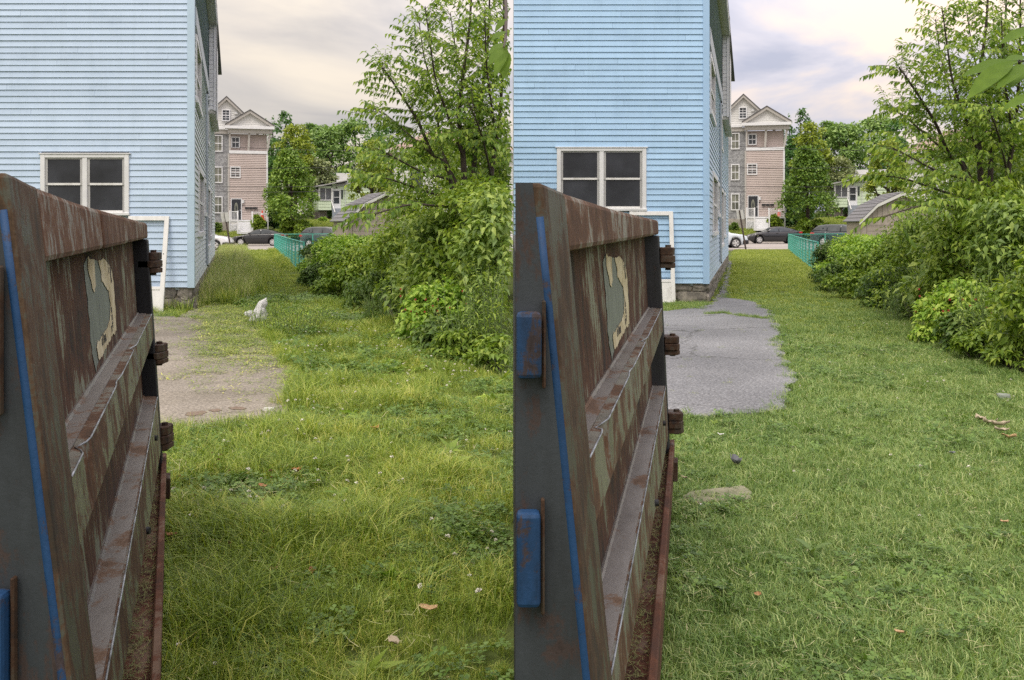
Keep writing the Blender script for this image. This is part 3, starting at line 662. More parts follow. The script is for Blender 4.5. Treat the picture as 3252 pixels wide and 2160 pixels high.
    # torn label on the panel: outlines in (distance, height) on the panel
    def on_panel(px, py):
        z = 1.3; Y = 3.0
        for _ in range(60):
            lo, hi = Yn, Yf
            for _ in range(30):
                mid = (lo + hi) / 2
                if CX + F * (outer(mid, z) - rec) / mid < px: lo = mid
                else: hi = mid
            Y = (lo + hi) / 2; z = H - (py - HZ) / F * Y
        return Y, z
    return root, outer, on_panel, rec, O, (Yn, Yf, sill_x)
dL = dumpster('L'); dR = dumpster('R')
lab_tongue = [(272, 816), (294, 826), (296, 853), (300, 901), (294, 935), (289, 916), (277, 865)]
lab_strip = [(306, 828), (325, 821), (347, 848), (357, 901), (362, 974), (365, 1049), (350, 1071), (311, 1143), (302, 1107), (304, 1090), (319, 1068), (335, 1042), (345, 1013), (347, 974), (342, 925), (335, 916), (318, 894), (319, 872), (312, 848)]
lab_patch = [(264, 840), (272, 816), (306, 828), (325, 821), (347, 848), (357, 901), (362, 974), (365, 1049), (350, 1071), (311, 1143), (304, 1180), (292, 1130), (283, 1040), (273, 930)]
def polys(pts, outer, rec, O, dY, off_, name, mat, parent, th=0.0012):
    fine = []
    for i, (a, b) in enumerate(zip(pts, pts[1:] + pts[:1])):          # ragged torn edge
        n = max(1, int(math.hypot((b[0] - a[0]) * 0.5, b[1] - a[1]) / 0.012))
        for k in range(n):
            Y, z = a[0] + (b[0] - a[0]) * k / n, a[1] + (b[1] - a[1]) * k / n; q = mnoise.noise_vector(Vector((Y * 30, z * 30, off_ * 900)))
            fine.append((Y + q.x * 0.028, z + q.y * 0.011))
    pts = fine
    bm = bmesh.new(); vs = []
    for Y, z in pts:
        Y += dY; vs.append(bm.verts.new(Vector((outer(Y, z) - rec + off_, Y, z)) - O))
    fc = bm.faces.new(vs); r = bmesh.ops.extrude_face_region(bm, geom=[fc])
    bmesh.ops.translate(bm, verts=[g for g in r['geom'] if isinstance(g, bmesh.types.BMVert)], vec=(th, 0, 0))
    bmesh.ops.recalc_face_normals(bm, faces=bm.faces[:]); bmesh.ops.triangulate(bm, faces=bm.faces[:])
    me = bpy.data.meshes.new(name); bm.to_mesh(me); bm.free(); return link(name, me, MATS[mat], parent)
onL = dL[2]
PT = [onL(*p) for p in lab_tongue]; PS = [onL(*p) for p in lab_strip]; PP = [onL(*p) for p in lab_patch]
for d, dY in ((dL, 0.0), (dR, 0.27)):
    root, outer, _, rec, O, (Yn, Yf, sill_x) = d
    polys(PP, outer, rec, O, dY, 0.0015, 'paint_patch', 'pale_paint', root)
    lb = mk_empty('torn_label'); lb.parent = root
    polys(PT, outer, rec, O, dY, 0.0045, 'paper', 'label_paper', lb); polys(PS, outer, rec, O, dY, 0.0045, 'paper', 'label_paper', lb)
    # leftover print on the torn paper
    for txt, px, py, sz in (('R', 349, 898, 0.09), ('I', 340, 868, 0.08), ('456', 352, 1006, 0.06), ('of Asso', 326, 1090, 0.055), ('rv', 351, 1055, 0.055)):
        Y, z = onL(px, py); Y += dY
        cu = bpy.data.curves.new('lettering', 'FONT'); cu.body = txt; cu.size = sz; cu.align_x = 'CENTER'; cu.extrude = 0.0003
        if txt == '456': cu.space_character = 0.9
        tmp = bpy.data.objects.new('tmp', cu); me = bpy.data.meshes.new_from_object(tmp); bpy.data.objects.remove(tmp); o = link('lettering', me, MATS['print_ink'], lb)
        tdir = Vector((outer(Y + 0.1, z) - outer(Y, z), 0.1, 0)).normalized(); udir = Vector((outer(Y, z + 0.1) - outer(Y, z), 0, 0.1)).normalized()
        ndir = tdir.cross(udir).normalized(); udir = ndir.cross(tdir)
        M = Matrix((tdir, udir, ndir)).transposed().to_4x4(); M.translation = Vector((outer(Y, z) - rec + 0.0068, Y, z)) - O
        o.matrix_local = M
        if txt == '456': o.matrix_local = M @ Matrix.Rotation(R_(90), 4, 'Z')
    # dry grass clippings lying on the sill and beams
    rg = np.random.default_rng(5); m = MB(O)
    for k in range(2600):
        Y = Yn + 0.3 + (Yf - Yn - 0.3) * rg.random(); x = sill_x(Y) - 0.025 - 0.10 * rg.random() ** 0.8; z = 0.302 + 0.012 * rg.random()
        a = rg.random() * 6.28; ln = 0.012 + 0.035 * rg.random(); w_ = 0.0016; dx, dy = math.cos(a) * ln, math.sin(a) * ln; h = rg.random() * 0.012
        m.add([(x - dy * w_ / ln, Y + dx * w_ / ln, z), (x + dy * w_ / ln, Y - dx * w_ / ln, z), (x + dx, Y + dy, z + h)], [(0, 1, 2)])
    o = m.build('grass_clippings', MATS['dry_clipping'], root); o['kind'] = 'stuff'
# ------------------------------------------------------------------ things along the street
nmat('pink_siding', [(0.3, (0.46, 0.39, 0.362)), (0.7, (0.53, 0.455, 0.425))], scale=0.8, rough=0.7, detail=6)
m_, t_, nd_, lk_, bs_ = new_mat('grey_shingle')
v_ = coords(nd_, lk_, (1, 1, 1)); br = nd_.new('ShaderNodeTexBrick'); mp_ = nd_.new('ShaderNodeMapping'); mp_.inputs['Rotation'].default_value = (R_(90), 0, 0)
lk_.new(v_, mp_.inputs[0]); lk_.new(mp_.outputs[0], br.inputs[0])
br.inputs['Scale'].default_value = 1.0; br.inputs['Brick Width'].default_value = 0.16; br.inputs['Row Height'].default_value = 0.13; br.inputs['Mortar Size'].default_value = 0.008
br.inputs['Color1'].default_value = (0.24, 0.245, 0.255, 1); br.inputs['Color2'].default_value = (0.42, 0.43, 0.44, 1); br.inputs['Mortar'].default_value = (0.10, 0.10, 0.11, 1); br.inputs['Bias'].default_value = 0.0
lk_.new(br.outputs[0], bs_.inputs['Base Color']); bs_.inputs['Roughness'].default_value = 0.9; bump(nd_, lk_, bs_, br.outputs['Fac'], -0.6, 0.02)
nmat('white_siding', [(0.3, (0.60, 0.60, 0.58)), (0.7, (0.70, 0.70, 0.68))], scale=1, rough=0.6)
nmat('stone_base', [(0.25, (0.20, 0.185, 0.165)), (0.5, (0.38, 0.35, 0.31)), (0.8, (0.50, 0.47, 0.42))], scale=2.4, detail=7, rough=0.9, bmp=0.8, bdist=0.06)
flat('taupe_trim', (0.45, 0.43, 0.40)); flat('dark_door', (0.03, 0.033, 0.04), rough=0.35); flat('mail_black', (0.03, 0.03, 0.032))
flat('cone_red', (0.75, 0.09, 0.05)); flat('green_siding', (0.60, 0.71, 0.52)); flat('dark_lattice', (0.10, 0.085, 0.07)); flat('lattice_wood', (0.30, 0.27, 0.24)); flat('grey_steps', (0.28, 0.31, 0.35))
nmat('light_roof', [(0.3, (0.34, 0.34, 0.33)), (0.7, (0.44, 0.44, 0.43))], scale=4, rough=0.8)
nmat('shed_wood', [(0.3, (0.33, 0.285, 0.245)), (0.7, (0.42, 0.37, 0.325))], scale=2, vs=(4, 4, 0.5), rough=0.75)
nmat('shed_roof', [(0.3, (0.12, 0.12, 0.13)), (0.5, (0.18, 0.18, 0.195)), (0.75, (0.26, 0.26, 0.275))], scale=16, vs=(1, 0.4, 1), rough=0.9, bmp=0.5)
nmat('red_roof', [(0.3, (0.30, 0.22, 0.19)), (0.7, (0.38, 0.28, 0.245))], scale=4, rough=0.9)
nmat('fence_green', [(0.3, (0.07, 0.38, 0.31)), (0.7, (0.11, 0.48, 0.40))], scale=6, rough=0.5)
flat('sign_back', (0.55, 0.55, 0.53), rough=0.5); nmat('rusty_pole', [(0.3, (0.05, 0.04, 0.04)), (0.7, (0.11, 0.08, 0.07))], scale=8, rough=0.8)
flat('tyre', (0.018, 0.018, 0.019), rough=0.8); flat('alloy', (0.62, 0.62, 0.62), rough=0.35, metal=0.3); flat('car_trim', (0.02, 0.02, 0.022), rough=0.5)
glass('car_glass', (0.05, 0.06, 0.065), rough=0.05, spec=0.8); glass('lamp_glass', (0.55, 0.55, 0.52), rough=0.1); flat('tail_red', (0.42, 0.015, 0.015), rough=0.2)
def paint(name, c, rough=0.22):
    m = flat(name, c, rough=rough, var=0.03, spec=0.6); m.node_tree.nodes['Principled BSDF'].inputs['Coat Weight'].default_value = 0.6; return m
paint('car_black', (0.012, 0.013, 0.016)); paint('car_white', (0.72, 0.73, 0.75)); paint('car_silver_blue', (0.62, 0.68, 0.74)); paint('car_charcoal', (0.02, 0.03, 0.038))

def az(px): return -math.atan((px - CX) / F)

def saw(mb, fl, fr, v0, v1, step, y, dep=0.03):
    """lapped siding as one stepped surface between two edges"""
    v = v0; rows = []
    while v < v1 - 1e-6:
        w = min(v + step, v1); rows.append((v, w)); v = w
    pts = []; fs = []
    for a, b in rows:
        n = len(pts)
        pts += [(fl(a), y - dep, a), (fr(a), y - dep, a), (fr(b), y, b), (fl(b), y, b)]; fs.append((n, n + 1, n + 2, n + 3))
        if n: fs.append((n - 1, n - 2, n + 1, n))
    return mb.add(pts, fs)

def pink_house():
    root = mk_empty('apartment_house'); S = 33.0
    U = lambda px: (px - 760) / S
    V = lambda py: (742 - py) / S
    def pb(nm, mt, x0, x1, y0, y1, d0, d1, par=root):
        return MB().box(U(x0), U(x1), d0, d1, V(y1), V(y0)).build(nm, MATS[mt], par)
    pb('wall', 'white_siding', 640, 845, 425, 703, 0.56, 10); pb('wall', 'pink_siding', 728.3, 844.7, 489, 703, 0.031, 0.55)
    m = MB(); saw(m, lambda v: U(728), lambda v: U(845), V(703), V(489), 0.17, 0.0, 0.05); m.build('pink_siding', MATS['pink_siding'], root)
    pb('shingle_wall', 'grey_shingle', 640, 728, 425, 705, 0.45, 0.555); pb('porch_wall', 'pink_siding', 733, 845, 425, 480, 0.52, 0.558)
    m = MB(); saw(m, lambda v: U(734), lambda v: U(844), V(480), V(426), 0.15, 0.51); m.build('porch_siding', MATS['pink_siding'], root)
    pb('stone_foundation', 'stone_base', 640, 730, 705, 745, 0.40, 0.6)
    pb('corner_board', 'white_paint', 843, 848, 489, 703, -0.05, 0.03); pb('corner_board', 'taupe_trim', 725, 730, 489, 703, -0.06, 0.45)
    # gables: main one behind, small one over the porch
    def gable(pk, l, r, ev, y, ydeep, nm):
        pu, pv = U(pk[0]), V(pk[1]); lu, ru, bv = U(l), U(r), V(ev)
        m = MB(); saw(m, lambda v: lu + (pu - lu) * (v - bv) / (pv - bv), lambda v: ru + (pu - ru) * (v - bv) / (pv - bv), bv, pv, 0.17, y); m.build('gable_siding', MATS['white_siding'], root)
        for e in (lu, ru):
            dx, dz = (e - pu), (bv - pv); k = 1.07
            m = MB(); t = 0.28
            a = (pu, pv + 0.12); b = (pu + dx * k, pv + 0.12 + dz * k)
            m.prism([a, b, (b[0], b[1] - t), (a[0], a[1] - t)], 'y', y - 0.35, y + 0.02); m.build('rake_board', MATS['taupe_trim'], root)
            m = MB(); m.prism([(a[0], a[1] + 0.09), (b[0], b[1] + 0.09), (b[0], b[1] + 0.01), (a[0], a[1] + 0.01)], 'y', y - 0.42, ydeep); m.build('roof', MATS['roof_shingle'], root)
    gable((721, 312), 625, 817, 404, 0.75, 9.0, 'main'); gable((793, 356), 721, 863, 401, -0.2, 3.0, 'small')
    pb('eave', 'white_paint', 716, 868, 402, 411, -0.62, 0.3); pb('frieze', 'taupe_trim', 725, 862, 411.5, 424, -0.30, 0.3); pb('eave', 'white_paint', 660, 716, 405, 413, 0.1, 0.8); pb('frieze', 'taupe_trim', 660, 725, 413.2, 426, 0.25, 0.8)
    pb('balcony_band', 'white_paint', 729, 847, 479, 488.5, -0.10, 0.03); pb('post', 'taupe_trim', 728, 733.5, 424, 479, -0.10, 0.1)
    for x0, x1, x2, x3 in ((787, 794, 785, 791), (851, 858, 843, 849)):
        m = MB(); m.add([(U(x2), -0.1, V(479)), (U(x3), -0.1, V(479)), (U(x1), -0.1, V(424)), (U(x0), -0.1, V(424)), (U(x2), 0.1, V(479)), (U(x3), 0.1, V(479)), (U(x1), 0.1, V(424)), (U(x0), 0.1, V(424))],
                       [(0, 1, 2, 3), (7, 6, 5, 4), (0, 4, 5, 1), (1, 5, 6, 2), (2, 6, 7, 3), (3, 7, 4, 0)]); m.build('post', MATS['taupe_trim'], root)
    def window(x0, x1, y0, y1, y, cols, rows, gl='window_glass', f=3.2):
        wo = mk_empty('window'); wo.parent = root
        pb('pane', gl, x0 + f, x1 - f, y0 + f, y1 - f, y - 0.02, y + 0.02, wo)
        for q in ((x0, x0 + f, y0, y1), (x1 - f, x1, y0, y1), (x0 + f, x1 - f, y0, y0 + f), (x0 + f, x1 - f, y1 - f, y1)): pb('casing', 'white_paint', *q, y - 0.09, y + 0.02, wo)
        for i in range(1, cols): c = x0 + f + (x1 - x0 - 2 * f) * i / cols; pb('muntin', 'white_paint', c - 0.6, c + 0.6, y0 + f, y1 - f, y - 0.045, y - 0.021, wo)
        for i in range(1, rows):
            c = y0 + f + (y1 - y0 - 2 * f) * i / rows; h = 1.3 if (i * 2 == rows) else 0.6
            pb('muntin', 'white_paint', x0 + f, x1 - f, c - h, c + h, y - 0.05, y - 0.0215, wo)
    for y0, y1 in ((430, 483), (530, 582), (624, 678)): window(682, 709, y0, y1, 0.43, 2, 2, 'curtain_glass')
    window(735, 762, 434, 470, 0.46, 2, 2); window(732, 764, 530, 566, -0.02, 2, 4); window(706, 732, 347, 385, 0.70, 2, 4)
    for x in (750, 766):
        m = MB(); m.cyl((U(x), 0.68, V(358)), 0.13, 'y', 0.1, 12); m.build('vent', MATS['white_paint'], root)
        m = MB(); m.box(U(x) - 0.16, U(x) + 0.16, 0.6, 0.7, V(358) - 0.13, V(358) - 0.02); m.build('vent', MATS['white_siding'], root)
    d = mk_empty('door'); d.parent = root
    pb('door_casing', 'white_paint', 734, 768, 631, 700, -0.06, 0.02, d); pb('door_leaf', 'dark_door', 736.5, 765, 633.5, 699, -0.09, -0.061, d)
    m = MB(); m.prism([(U(750.5) + 0.17 * math.cos(a), V(662) + 0.55 * math.sin(a)) for a in np.linspace(0, 2 * math.pi, 24, endpoint=False)], 'y', -0.105, -0.091); m.build('oval_light', MATS['curtain_glass'], d)
    m = MB(); m.prism([(U(750.5) + 0.06 * math.cos(a), V(662) + 0.25 * math.sin(a)) for a in np.linspace(0, 2 * math.pi, 16, endpoint=False)], 'y', -0.115, -0.106); m.build('oval_ornament', MATS['dark_door'], d)
    m = MB(); m.cyl((U(763), -0.11, V(668)), 0.05, 'y', 0.06, 8); m.build('handle', MATS['alloy'], d)
    for x in (777.5, 790.5, 803.5): pb('mailbox', 'mail_black', x, x + 11.5, 658, 664, -0.2, -0.031)
    m = MB(); m.cyl((U(771.5), -0.12, V(641)), 0.12, 'z', 0.3, 8); m.build('wall_lamp', MATS['white_paint'], root)
    pb('house_number', 'mail_black', 768.5, 772, 652, 656, -0.04, -0.031)
    # porch, steps, railings
    p = mk_empty('porch'); p.parent = root
    pb('deck', 'white_paint', 729, 848, 699, 704, -1.4, -0.05, p)
    for i in range(6):
        y1 = 742.5 - i * 6.2; pb('step', 'white_paint', 757, 797, y1 - 6.0, y1, -3.2 + i * 0.3, -1.4, p)
    pb('skirt', 'white_siding', 730, 756.5, 704.2, 742, -1.35, -1.2, p)
    lat = MB()
    for i in range(-8, 12):
        for sgn in (1, -1):
            a = (733 + i * 2.6, 713); b = (733 + i * 2.6 + sgn * 26, 739)
            def clip(a, b):
                (xa, ya), (xb, yb) = a, b; t0, t1 = 0.0, 1.0
                for lo, hi, p0, dlt in ((733, 752, xa, xb - xa), (713, 739, ya, yb - ya)):
                    if abs(dlt) < 1e-9: continue
                    u0, u1 = sorted(((lo - p0) / dlt, (hi - p0) / dlt)); t0, t1 = max(t0, u0), min(t1, u1)
                return (t0, t1) if t1 > t0 + 0.03 else None
            q = clip(a, b)
            if q:
                A = [a[k] + (b[k] - a[k]) * q[0] for k in (0, 1)]; B = [a[k] + (b[k] - a[k]) * q[1] for k in (0, 1)]
                lat.tube([(U(A[0]), -1.39 + 0.01 * sgn, V(A[1])), (U(B[0]), -1.39 + 0.01 * sgn, V(B[1]))], 0.022, 4)
    lat.build('lattice', MATS['white_paint'], p)
    for x0, x1, yt, yb, yy in ((731, 755, 672, 700, -1.38), (800, 847, 674, 700, -1.38)):
        pb('top_rail', 'white_paint', x0, x1, yt, yt + 2.2, yy - 0.04, yy + 0.04, p); pb('bottom_rail', 'white_paint', x0, x1, yb - 3.5, yb - 1.8, yy - 0.03, yy + 0.03, p)
        for k in range(int((x1 - x0) / 3.9)):
            x = x0 + 2.5 + k * 3.9; pb('baluster', 'white_paint', x, x + 1.3, yt + 2.2, yb - 3.5, yy - 0.02, yy + 0.02, p)
    for x, y0, y1 in ((729.5, 670, 742), (754, 670, 742), (797, 672, 742), (845, 672, 742)): pb('rail_post', 'white_paint', x, x + 3.6, y0, y1, -1.44, -1.34, p)
    pb('newel', 'white_paint', 753, 756.5, 690, 742, -3.2, -3.08, p); pb('newel', 'white_paint', 797.5, 801, 690, 742, -3.2, -3.08, p)
    for x in (754.5, 799):
        m = MB(); m.tube([(U(x), -1.4, V(674)), (U(x), -3.14, V(696))], 0.05, 4); m.build('hand_rail', MATS['white_paint'], p)
    return root
def cone():
    root = mk_empty('traffic_cone')
    MB().tube([(0, 0, 0.03), (0, 0, 0.35), (0, 0, 0.95)], [0.20, 0.15, 0.04], 12).build('cone_body', MATS['cone_red'], root); MB().box(-0.24, 0.24, -0.24, 0.24, 0, 0.04).build('base', MATS['cone_red'], root)
    MB().tube([(0, 0, 0.5), (0, 0, 0.68)], [0.133, 0.104], 12).build('reflective_collar', MATS['white_paint'], root)
    return root

YH = 95.0
def put(root, px, Y, z, rz, label, cat, group=None):
    root.location = ((px - CX) / F * Y, Y, z); root.rotation_euler = (0, 0, rz); return tag(root, label, cat, group)
zbL, zbR = 0.82, 1.12
ph = pink_house(); put(ph, 760, YH, zbL, az(760), 'tall pink and grey apartment house with white gable across the street from the overgrown yard', 'house')
ph2 = copy_tree(ph); put(ph2, 2401, YH, zbR, az(2401), 'tall pink and grey apartment house with white gable across the street from the mown lawn', 'house')
cn = cone(); put(cn, 833, YH - 1.0, zbL + 1.27, 0, 'red traffic cone on the apartment porch behind the overgrown yard', 'cone')
cn2 = copy_tree(cn); put(cn2, 2474, YH - 1.0, zbR + 1.27, 0, 'red traffic cone on the apartment porch behind the mown lawn', 'cone')

def wheel(r=0.325, w=0.21, out=-1):
    """tyre and five-spoked rim; the outer face looks along local y * out"""
    e = mk_empty('wheel')
    MB().tube([(0, -w / 2, 0), (0, -w / 2 + 0.03, 0), (0, w / 2 - 0.03, 0), (0, w / 2, 0)], [r * 0.93, r, r, r * 0.93], 28).build('tyre', MATS['tyre'], e, smooth=False)
    MB().cyl((0, out * (w / 2 + 0.001), 0), r * 0.68, 'y', 0.012, 24).build('rim', MATS['alloy'], e)
    for k in range(5):
        a = 2 * math.pi * (k + 0.5) / 5; m = MB()
        q = [(r * 0.30, -0.16), (r * 0.58, -0.28), (r * 0.60, 0.28), (r * 0.30, 0.16)]
        m.prism([(d * math.cos(a + b), d * math.sin(a + b)) for d, b in q], 'y', out * (w / 2 + 0.008), out * (w / 2 + 0.014)); m.build('slot', MATS['car_trim'], e)
    MB().cyl((0, out * (w / 2 + 0.008), 0), r * 0.16, 'y', 0.02, 12).build('hub', MATS['alloy'], e)
    return e
def car(body_mat, style, label_name='parked_car'):
    """front looks along -x, near flank along -y"""
    root = mk_empty(label_name)
    if style == 'sedan':
        Lh, W, ax, r = 2.28, 0.88, (-1.38, 1.30), 0.325
        top = [(-2.28, 0.52), (-2.2, 0.68), (-1.9, 0.80), (-1.2, 0.92), (-0.85, 0.97), (0.2, 1.00), (1.4, 1.05), (1.95, 1.09), (2.2, 1.03), (2.28, 0.70)]
        gh = [(-1.02, 0.93), (-0.25, 1.36), (0.15, 1.44), (0.7, 1.43), (1.2, 1.32), (1.86, 1.07)]
        side = [[(-0.70, 1.01), (-0.16, 1.33), (0.22, 1.385), (0.26, 1.02)], [(0.33, 1.02), (0.29, 1.385), (0.72, 1.375), (1.10, 1.28), (1.12, 1.06)], [(1.17, 1.07), (1.16, 1.265), (1.52, 1.12)]]
    else:
        Lh, W, ax, r = 2.30, 0.90, (-1.40, 1.28), 0.345
        top = [(-2.30, 0.60), (-2.22, 0.80), (-1.9, 0.93), (-1.2, 1.02), (-0.95, 1.05), (0.2, 1.08), (1.6, 1.12), (2.2, 1.12), (2.26, 1.0), (2.30, 0.7)]
        gh = [(-1.12, 1.02), (-0.45, 1.50), (0.0, 1.60), (1.2, 1.60), (1.8, 1.52), (2.2, 1.12)]
        side = [[(-0.80, 1.10), (-0.38, 1.46), (0.05, 1.54), (0.10, 1.11)], [(0.18, 1.11), (0.14, 1.54), (1.0, 1.54), (1.05, 1.13)], [(1.12, 1.14), (1.08, 1.54), (1.65, 1.48), (1.95, 1.18)]]
    xs = sorted(set([a for a, b in top] + list(np.linspace(-Lh, Lh, 25)) + [a + d for a in ax for d in (-0.42, 0.42)]))
    tz = lambda x: float(np.interp(x, [a for a, b in top], [b for a, b in top]))
    def hw(x): return W * (1 - 0.20 * max(0, (abs(x) - (Lh - 0.55)) / 0.55) ** 2)
    pts = []; fs = []; n = 10
    for x in xs:
        t = tz(x); w = hw(x); zb = 0.20 + 0.10 * max(0, (abs(x) - Lh + 0.4) / 0.4)
        for a in ax:
            d = abs(x - a)
            if d < 0.40: zb = max(zb, r + math.sqrt(max(0, 0.40 ** 2 - d ** 2)) * 0.98 - 0.0)
        zb = min(zb, t - 0.12); mid = zb + (t - zb) * 0.55
        half = [(w * 0.90, zb), (w * 0.985, zb + (t - zb) * 0.22), (w, mid), (w * 0.97, t - 0.05), (w * 0.90, t)]
        pts += [(x, -a, b) for a, b in half] + [(x, a, b) for a, b in reversed(half)]
    m_ = len(xs)
    for i in range(m_ - 1):
        for k in range(n): fs.append((i * n + k, i * n + (k + 1) % n, (i + 1) * n + (k + 1) % n, (i + 1) * n + k))
    fs += [tuple(range(n)), tuple(range((m_ - 1) * n, m_ * n))[::-1]]
    m = MB(); m.add(pts, fs); b = m.build('body', MATS[body_mat], root, smooth=True, bevel=0.02)
    me = b.data; bmn = bmesh.new(); bmn.from_mesh(me); bmesh.ops.recalc_face_normals(bmn, faces=bmn.faces[:]); bmn.to_mesh(me); bmn.free()
    MB().box(-Lh + 0.5, Lh - 0.5, -W * 0.7, W * 0.7, 0.16, 0.62).build('underbody', MATS['car_trim'], root)
    # greenhouse: painted shell with glass set into it
    base = lambda x: tz(x) - 0.03
    zr = lambda x: float(np.interp(x, [a for a, b in gh], [b for a, b in gh]))
    gx = np.linspace(gh[0][0], gh[-1][0], 15); pts = []; fs = []
    for x in gx:
        zt = max(zr(x), base(x) + 0.01); k = (zt - base(x)) / 0.45; wt = W * (0.90 - 0.19 * min(1, k)); wm = W * 0.90 * (1 - min(1, k) * 0.0)
        half = [(W * 0.90, base(x)), (W * 0.90 + (wt - W * 0.90) * 0.86, base(x) + (zt - base(x)) * 0.86), (wt - 0.05, zt - 0.015), (wt * 0.5, zt)]
        pts += [(x, -a, c) for a, c in half] + [(x, a, c) for a, c in reversed(half)]
    n = 8
    for i in range(len(gx) - 1):
        for k in range(n): fs.append((i * n + k, i * n + (k + 1) % n, (i + 1) * n + (k + 1) % n, (i + 1) * n + k))
    fs += [tuple(range(n)), tuple(range((len(gx) - 1) * n, len(gx) * n))[::-1]]
    m = MB(); m.add(pts, fs); b = m.build('roof', MATS[body_mat], root, smooth=True)
    me = b.data; bmn = bmesh.new(); bmn.from_mesh(me); bmesh.ops.recalc_face_normals(bmn, faces=bmn.faces[:]); bmn.to_mesh(me); bmn.free()
    def wy(x, z):
        zt = zr(x); k = min(1, (zt - base(x)) / 0.45); wt = W * (0.90 - 0.19 * k); f = (z - base(x)) / max(0.05, (zt - base(x)))
        return W * 0.90 + (wt - W * 0.90) * min(1, max(0, f)) + 0.006
    for sgn in (-1, 1):
        for poly in side:
            m = MB(); m.add([(x, sgn * wy(x, z), z) for x, z in poly] + [(x, sgn * (wy(x, z) - 0.03), z) for x, z in poly],
                           [tuple(range(len(poly))), tuple(range(len(poly), 2 * len(poly)))[::-1]] + [(k, (k + 1) % len(poly), len(poly) + (k + 1) % len(poly), len(poly) + k) for k in range(len(poly))])
            m.build('side_window', MATS['car_glass'], root)
    def lens(nm, mt, a, b, lift):
        (xa, za), (xb, zb) = a, b; n_ = Vector((-(zb - za), 0, xb - xa)).normalized() * lift
        m = MB(); wa, wb = W * 0.80, W * 0.66
        m.add([(xa + n_.x, -wa, za + n_.z), (xa + n_.x, wa, za + n_.z), (xb + n_.x, wb, zb + n_.z), (xb + n_.x, -wb, zb + n_.z), (xa, -wa, za), (xa, wa, za), (xb, wb, zb), (xb, -wb, zb)], [(0, 1, 2, 3), (7, 6, 5, 4), (0, 4, 5, 1), (1, 5, 6, 2), (2, 6, 7, 3), (3, 7, 4, 0)]); m.build(nm, MATS[mt], root)
    g = gh; lens('windscreen', 'car_glass', (g[0][0] + 0.10, g[0][1] + 0.055), (g[1][0], g[1][1] - 0.01), 0.012); lens('rear_window', 'car_glass', (g[-1][0] - 0.08, g[-1][1] + 0.045), (g[-2][0], g[-2][1]), 0.012)
    for sgn in (-1, 1):
        m = MB(); zf = top[1][1]
        m.add([(-Lh + 0.03, sgn * W * 0.55, zf - 0.10), (-Lh + 0.06, sgn * W * 0.50, zf + 0.02), (-Lh + 0.62, sgn * (W * 0.965), zf + 0.16), (-Lh + 0.55, sgn * (W + 0.004), zf + 0.05), (-Lh + 0.2, sgn * W * 0.90, zf - 0.08)], [(0, 1, 2, 3, 4)] if sgn < 0 else [(4, 3, 2, 1, 0)]); m.build('headlight', MATS['lamp_glass'], root)
        m = MB(); zz = 0.92
        m.box(Lh - 0.46, Lh - 0.02, sgn * W * 0.90 - 0.04, sgn * W * 0.90 + 0.04, zz - 0.05, zz + 0.09); m.build('tail_light', MATS['tail_red'], root, bevel=0.03, seg=2)
        m = MB(); m.box(-0.72, -0.55, sgn * (W + 0.09) - 0.08, sgn * (W + 0.09) + 0.06, 1.0, 1.12); m.build('mirror', MATS[body_mat], root, bevel=0.03, seg=2)
        for x in (0.02, 1.02):
            m = MB(); m.box(x, x + 0.20, sgn * (W + 0.002) - 0.012, sgn * (W + 0.002) + 0.012, 0.86, 0.89); m.build('door_handle', MATS[body_mat], root)
        for a in ax:
            w_ = wheel(r, 0.21, -1 if sgn < 0 else 1); w_.parent = root; w_.location = (a, sgn * (W - 0.10), r)
    m = MB(); m.box(-Lh - 0.015, -Lh + 0.14, -W * 0.62, W * 0.62, 0.30, 0.50); m.build('grille', MATS['car_trim'], root, bevel=0.03)
    if style != 'sedan':
        m = MB(); m.box(-Lh - 0.02, -Lh + 0.42, -W - 0.006, W + 0.006, 0.26, 0.56); m.build('bumper', MATS['car_trim'], root, bevel=0.08, seg=3)
    return root
def put_car(c, px, Y, rz, label, dx=0):
    x = (px - CX) / F * Y; c.location = (x, Y, road_z(x) + 0.004); c.rotation_euler = (0, 0, rz); return tag(c, label, 'car')
blk = car('car_black', 'sedan', 'parked_car'); put_car(blk, 824, 84.5, az(824) * 0.2 - 0.02, 'black four-door sedan parked at the kerb beyond the overgrown yard')
blk2 = copy_tree(blk); put_car(blk2, 2456, 84.5, -az(2456) * -0.2 + 0.03, 'black four-door sedan parked at the kerb beyond the mown lawn')
wht = car('car_white', 'suv', 'parked_car'); wht.rotation_euler = (0, 0, 0)
# this one faces the other way: its nose points right
x_ = (735 - CX) / F * 70 - 2.3; wht.location = (x_, 70, road_z(x_) + 0.004); wht.rotation_euler = (0, 0, math.pi); tag(wht, 'white hatchback nosing out past the pale blue house', 'car')
slv = copy_tree(wht)
for o in slv.children_recursive:
    if o.type == 'MESH' and o.name.split('.')[0] in ('body', 'roof', 'mirror', 'door_handle'):
        o.data = o.data.copy(); o.data.materials.clear(); o.data.materials.append(MATS['car_silver_blue'])
x_ = (2368 - CX) / F * 70 - 2.3; slv.location = (x_, 70, road_z(x_) + 0.004); tag(slv, 'pale silver hatchback nosing out past the sky blue house', 'car')
suv = car('car_charcoal', 'suv', 'parked_car'); put_car(suv, 1050, 72, R_(150), 'dark suv parked behind the green fence of the overgrown yard')
suv2 = copy_tree(suv); put_car(suv2, 2682, 72, R_(150), 'dark suv parked behind the green fence of the mown lawn')

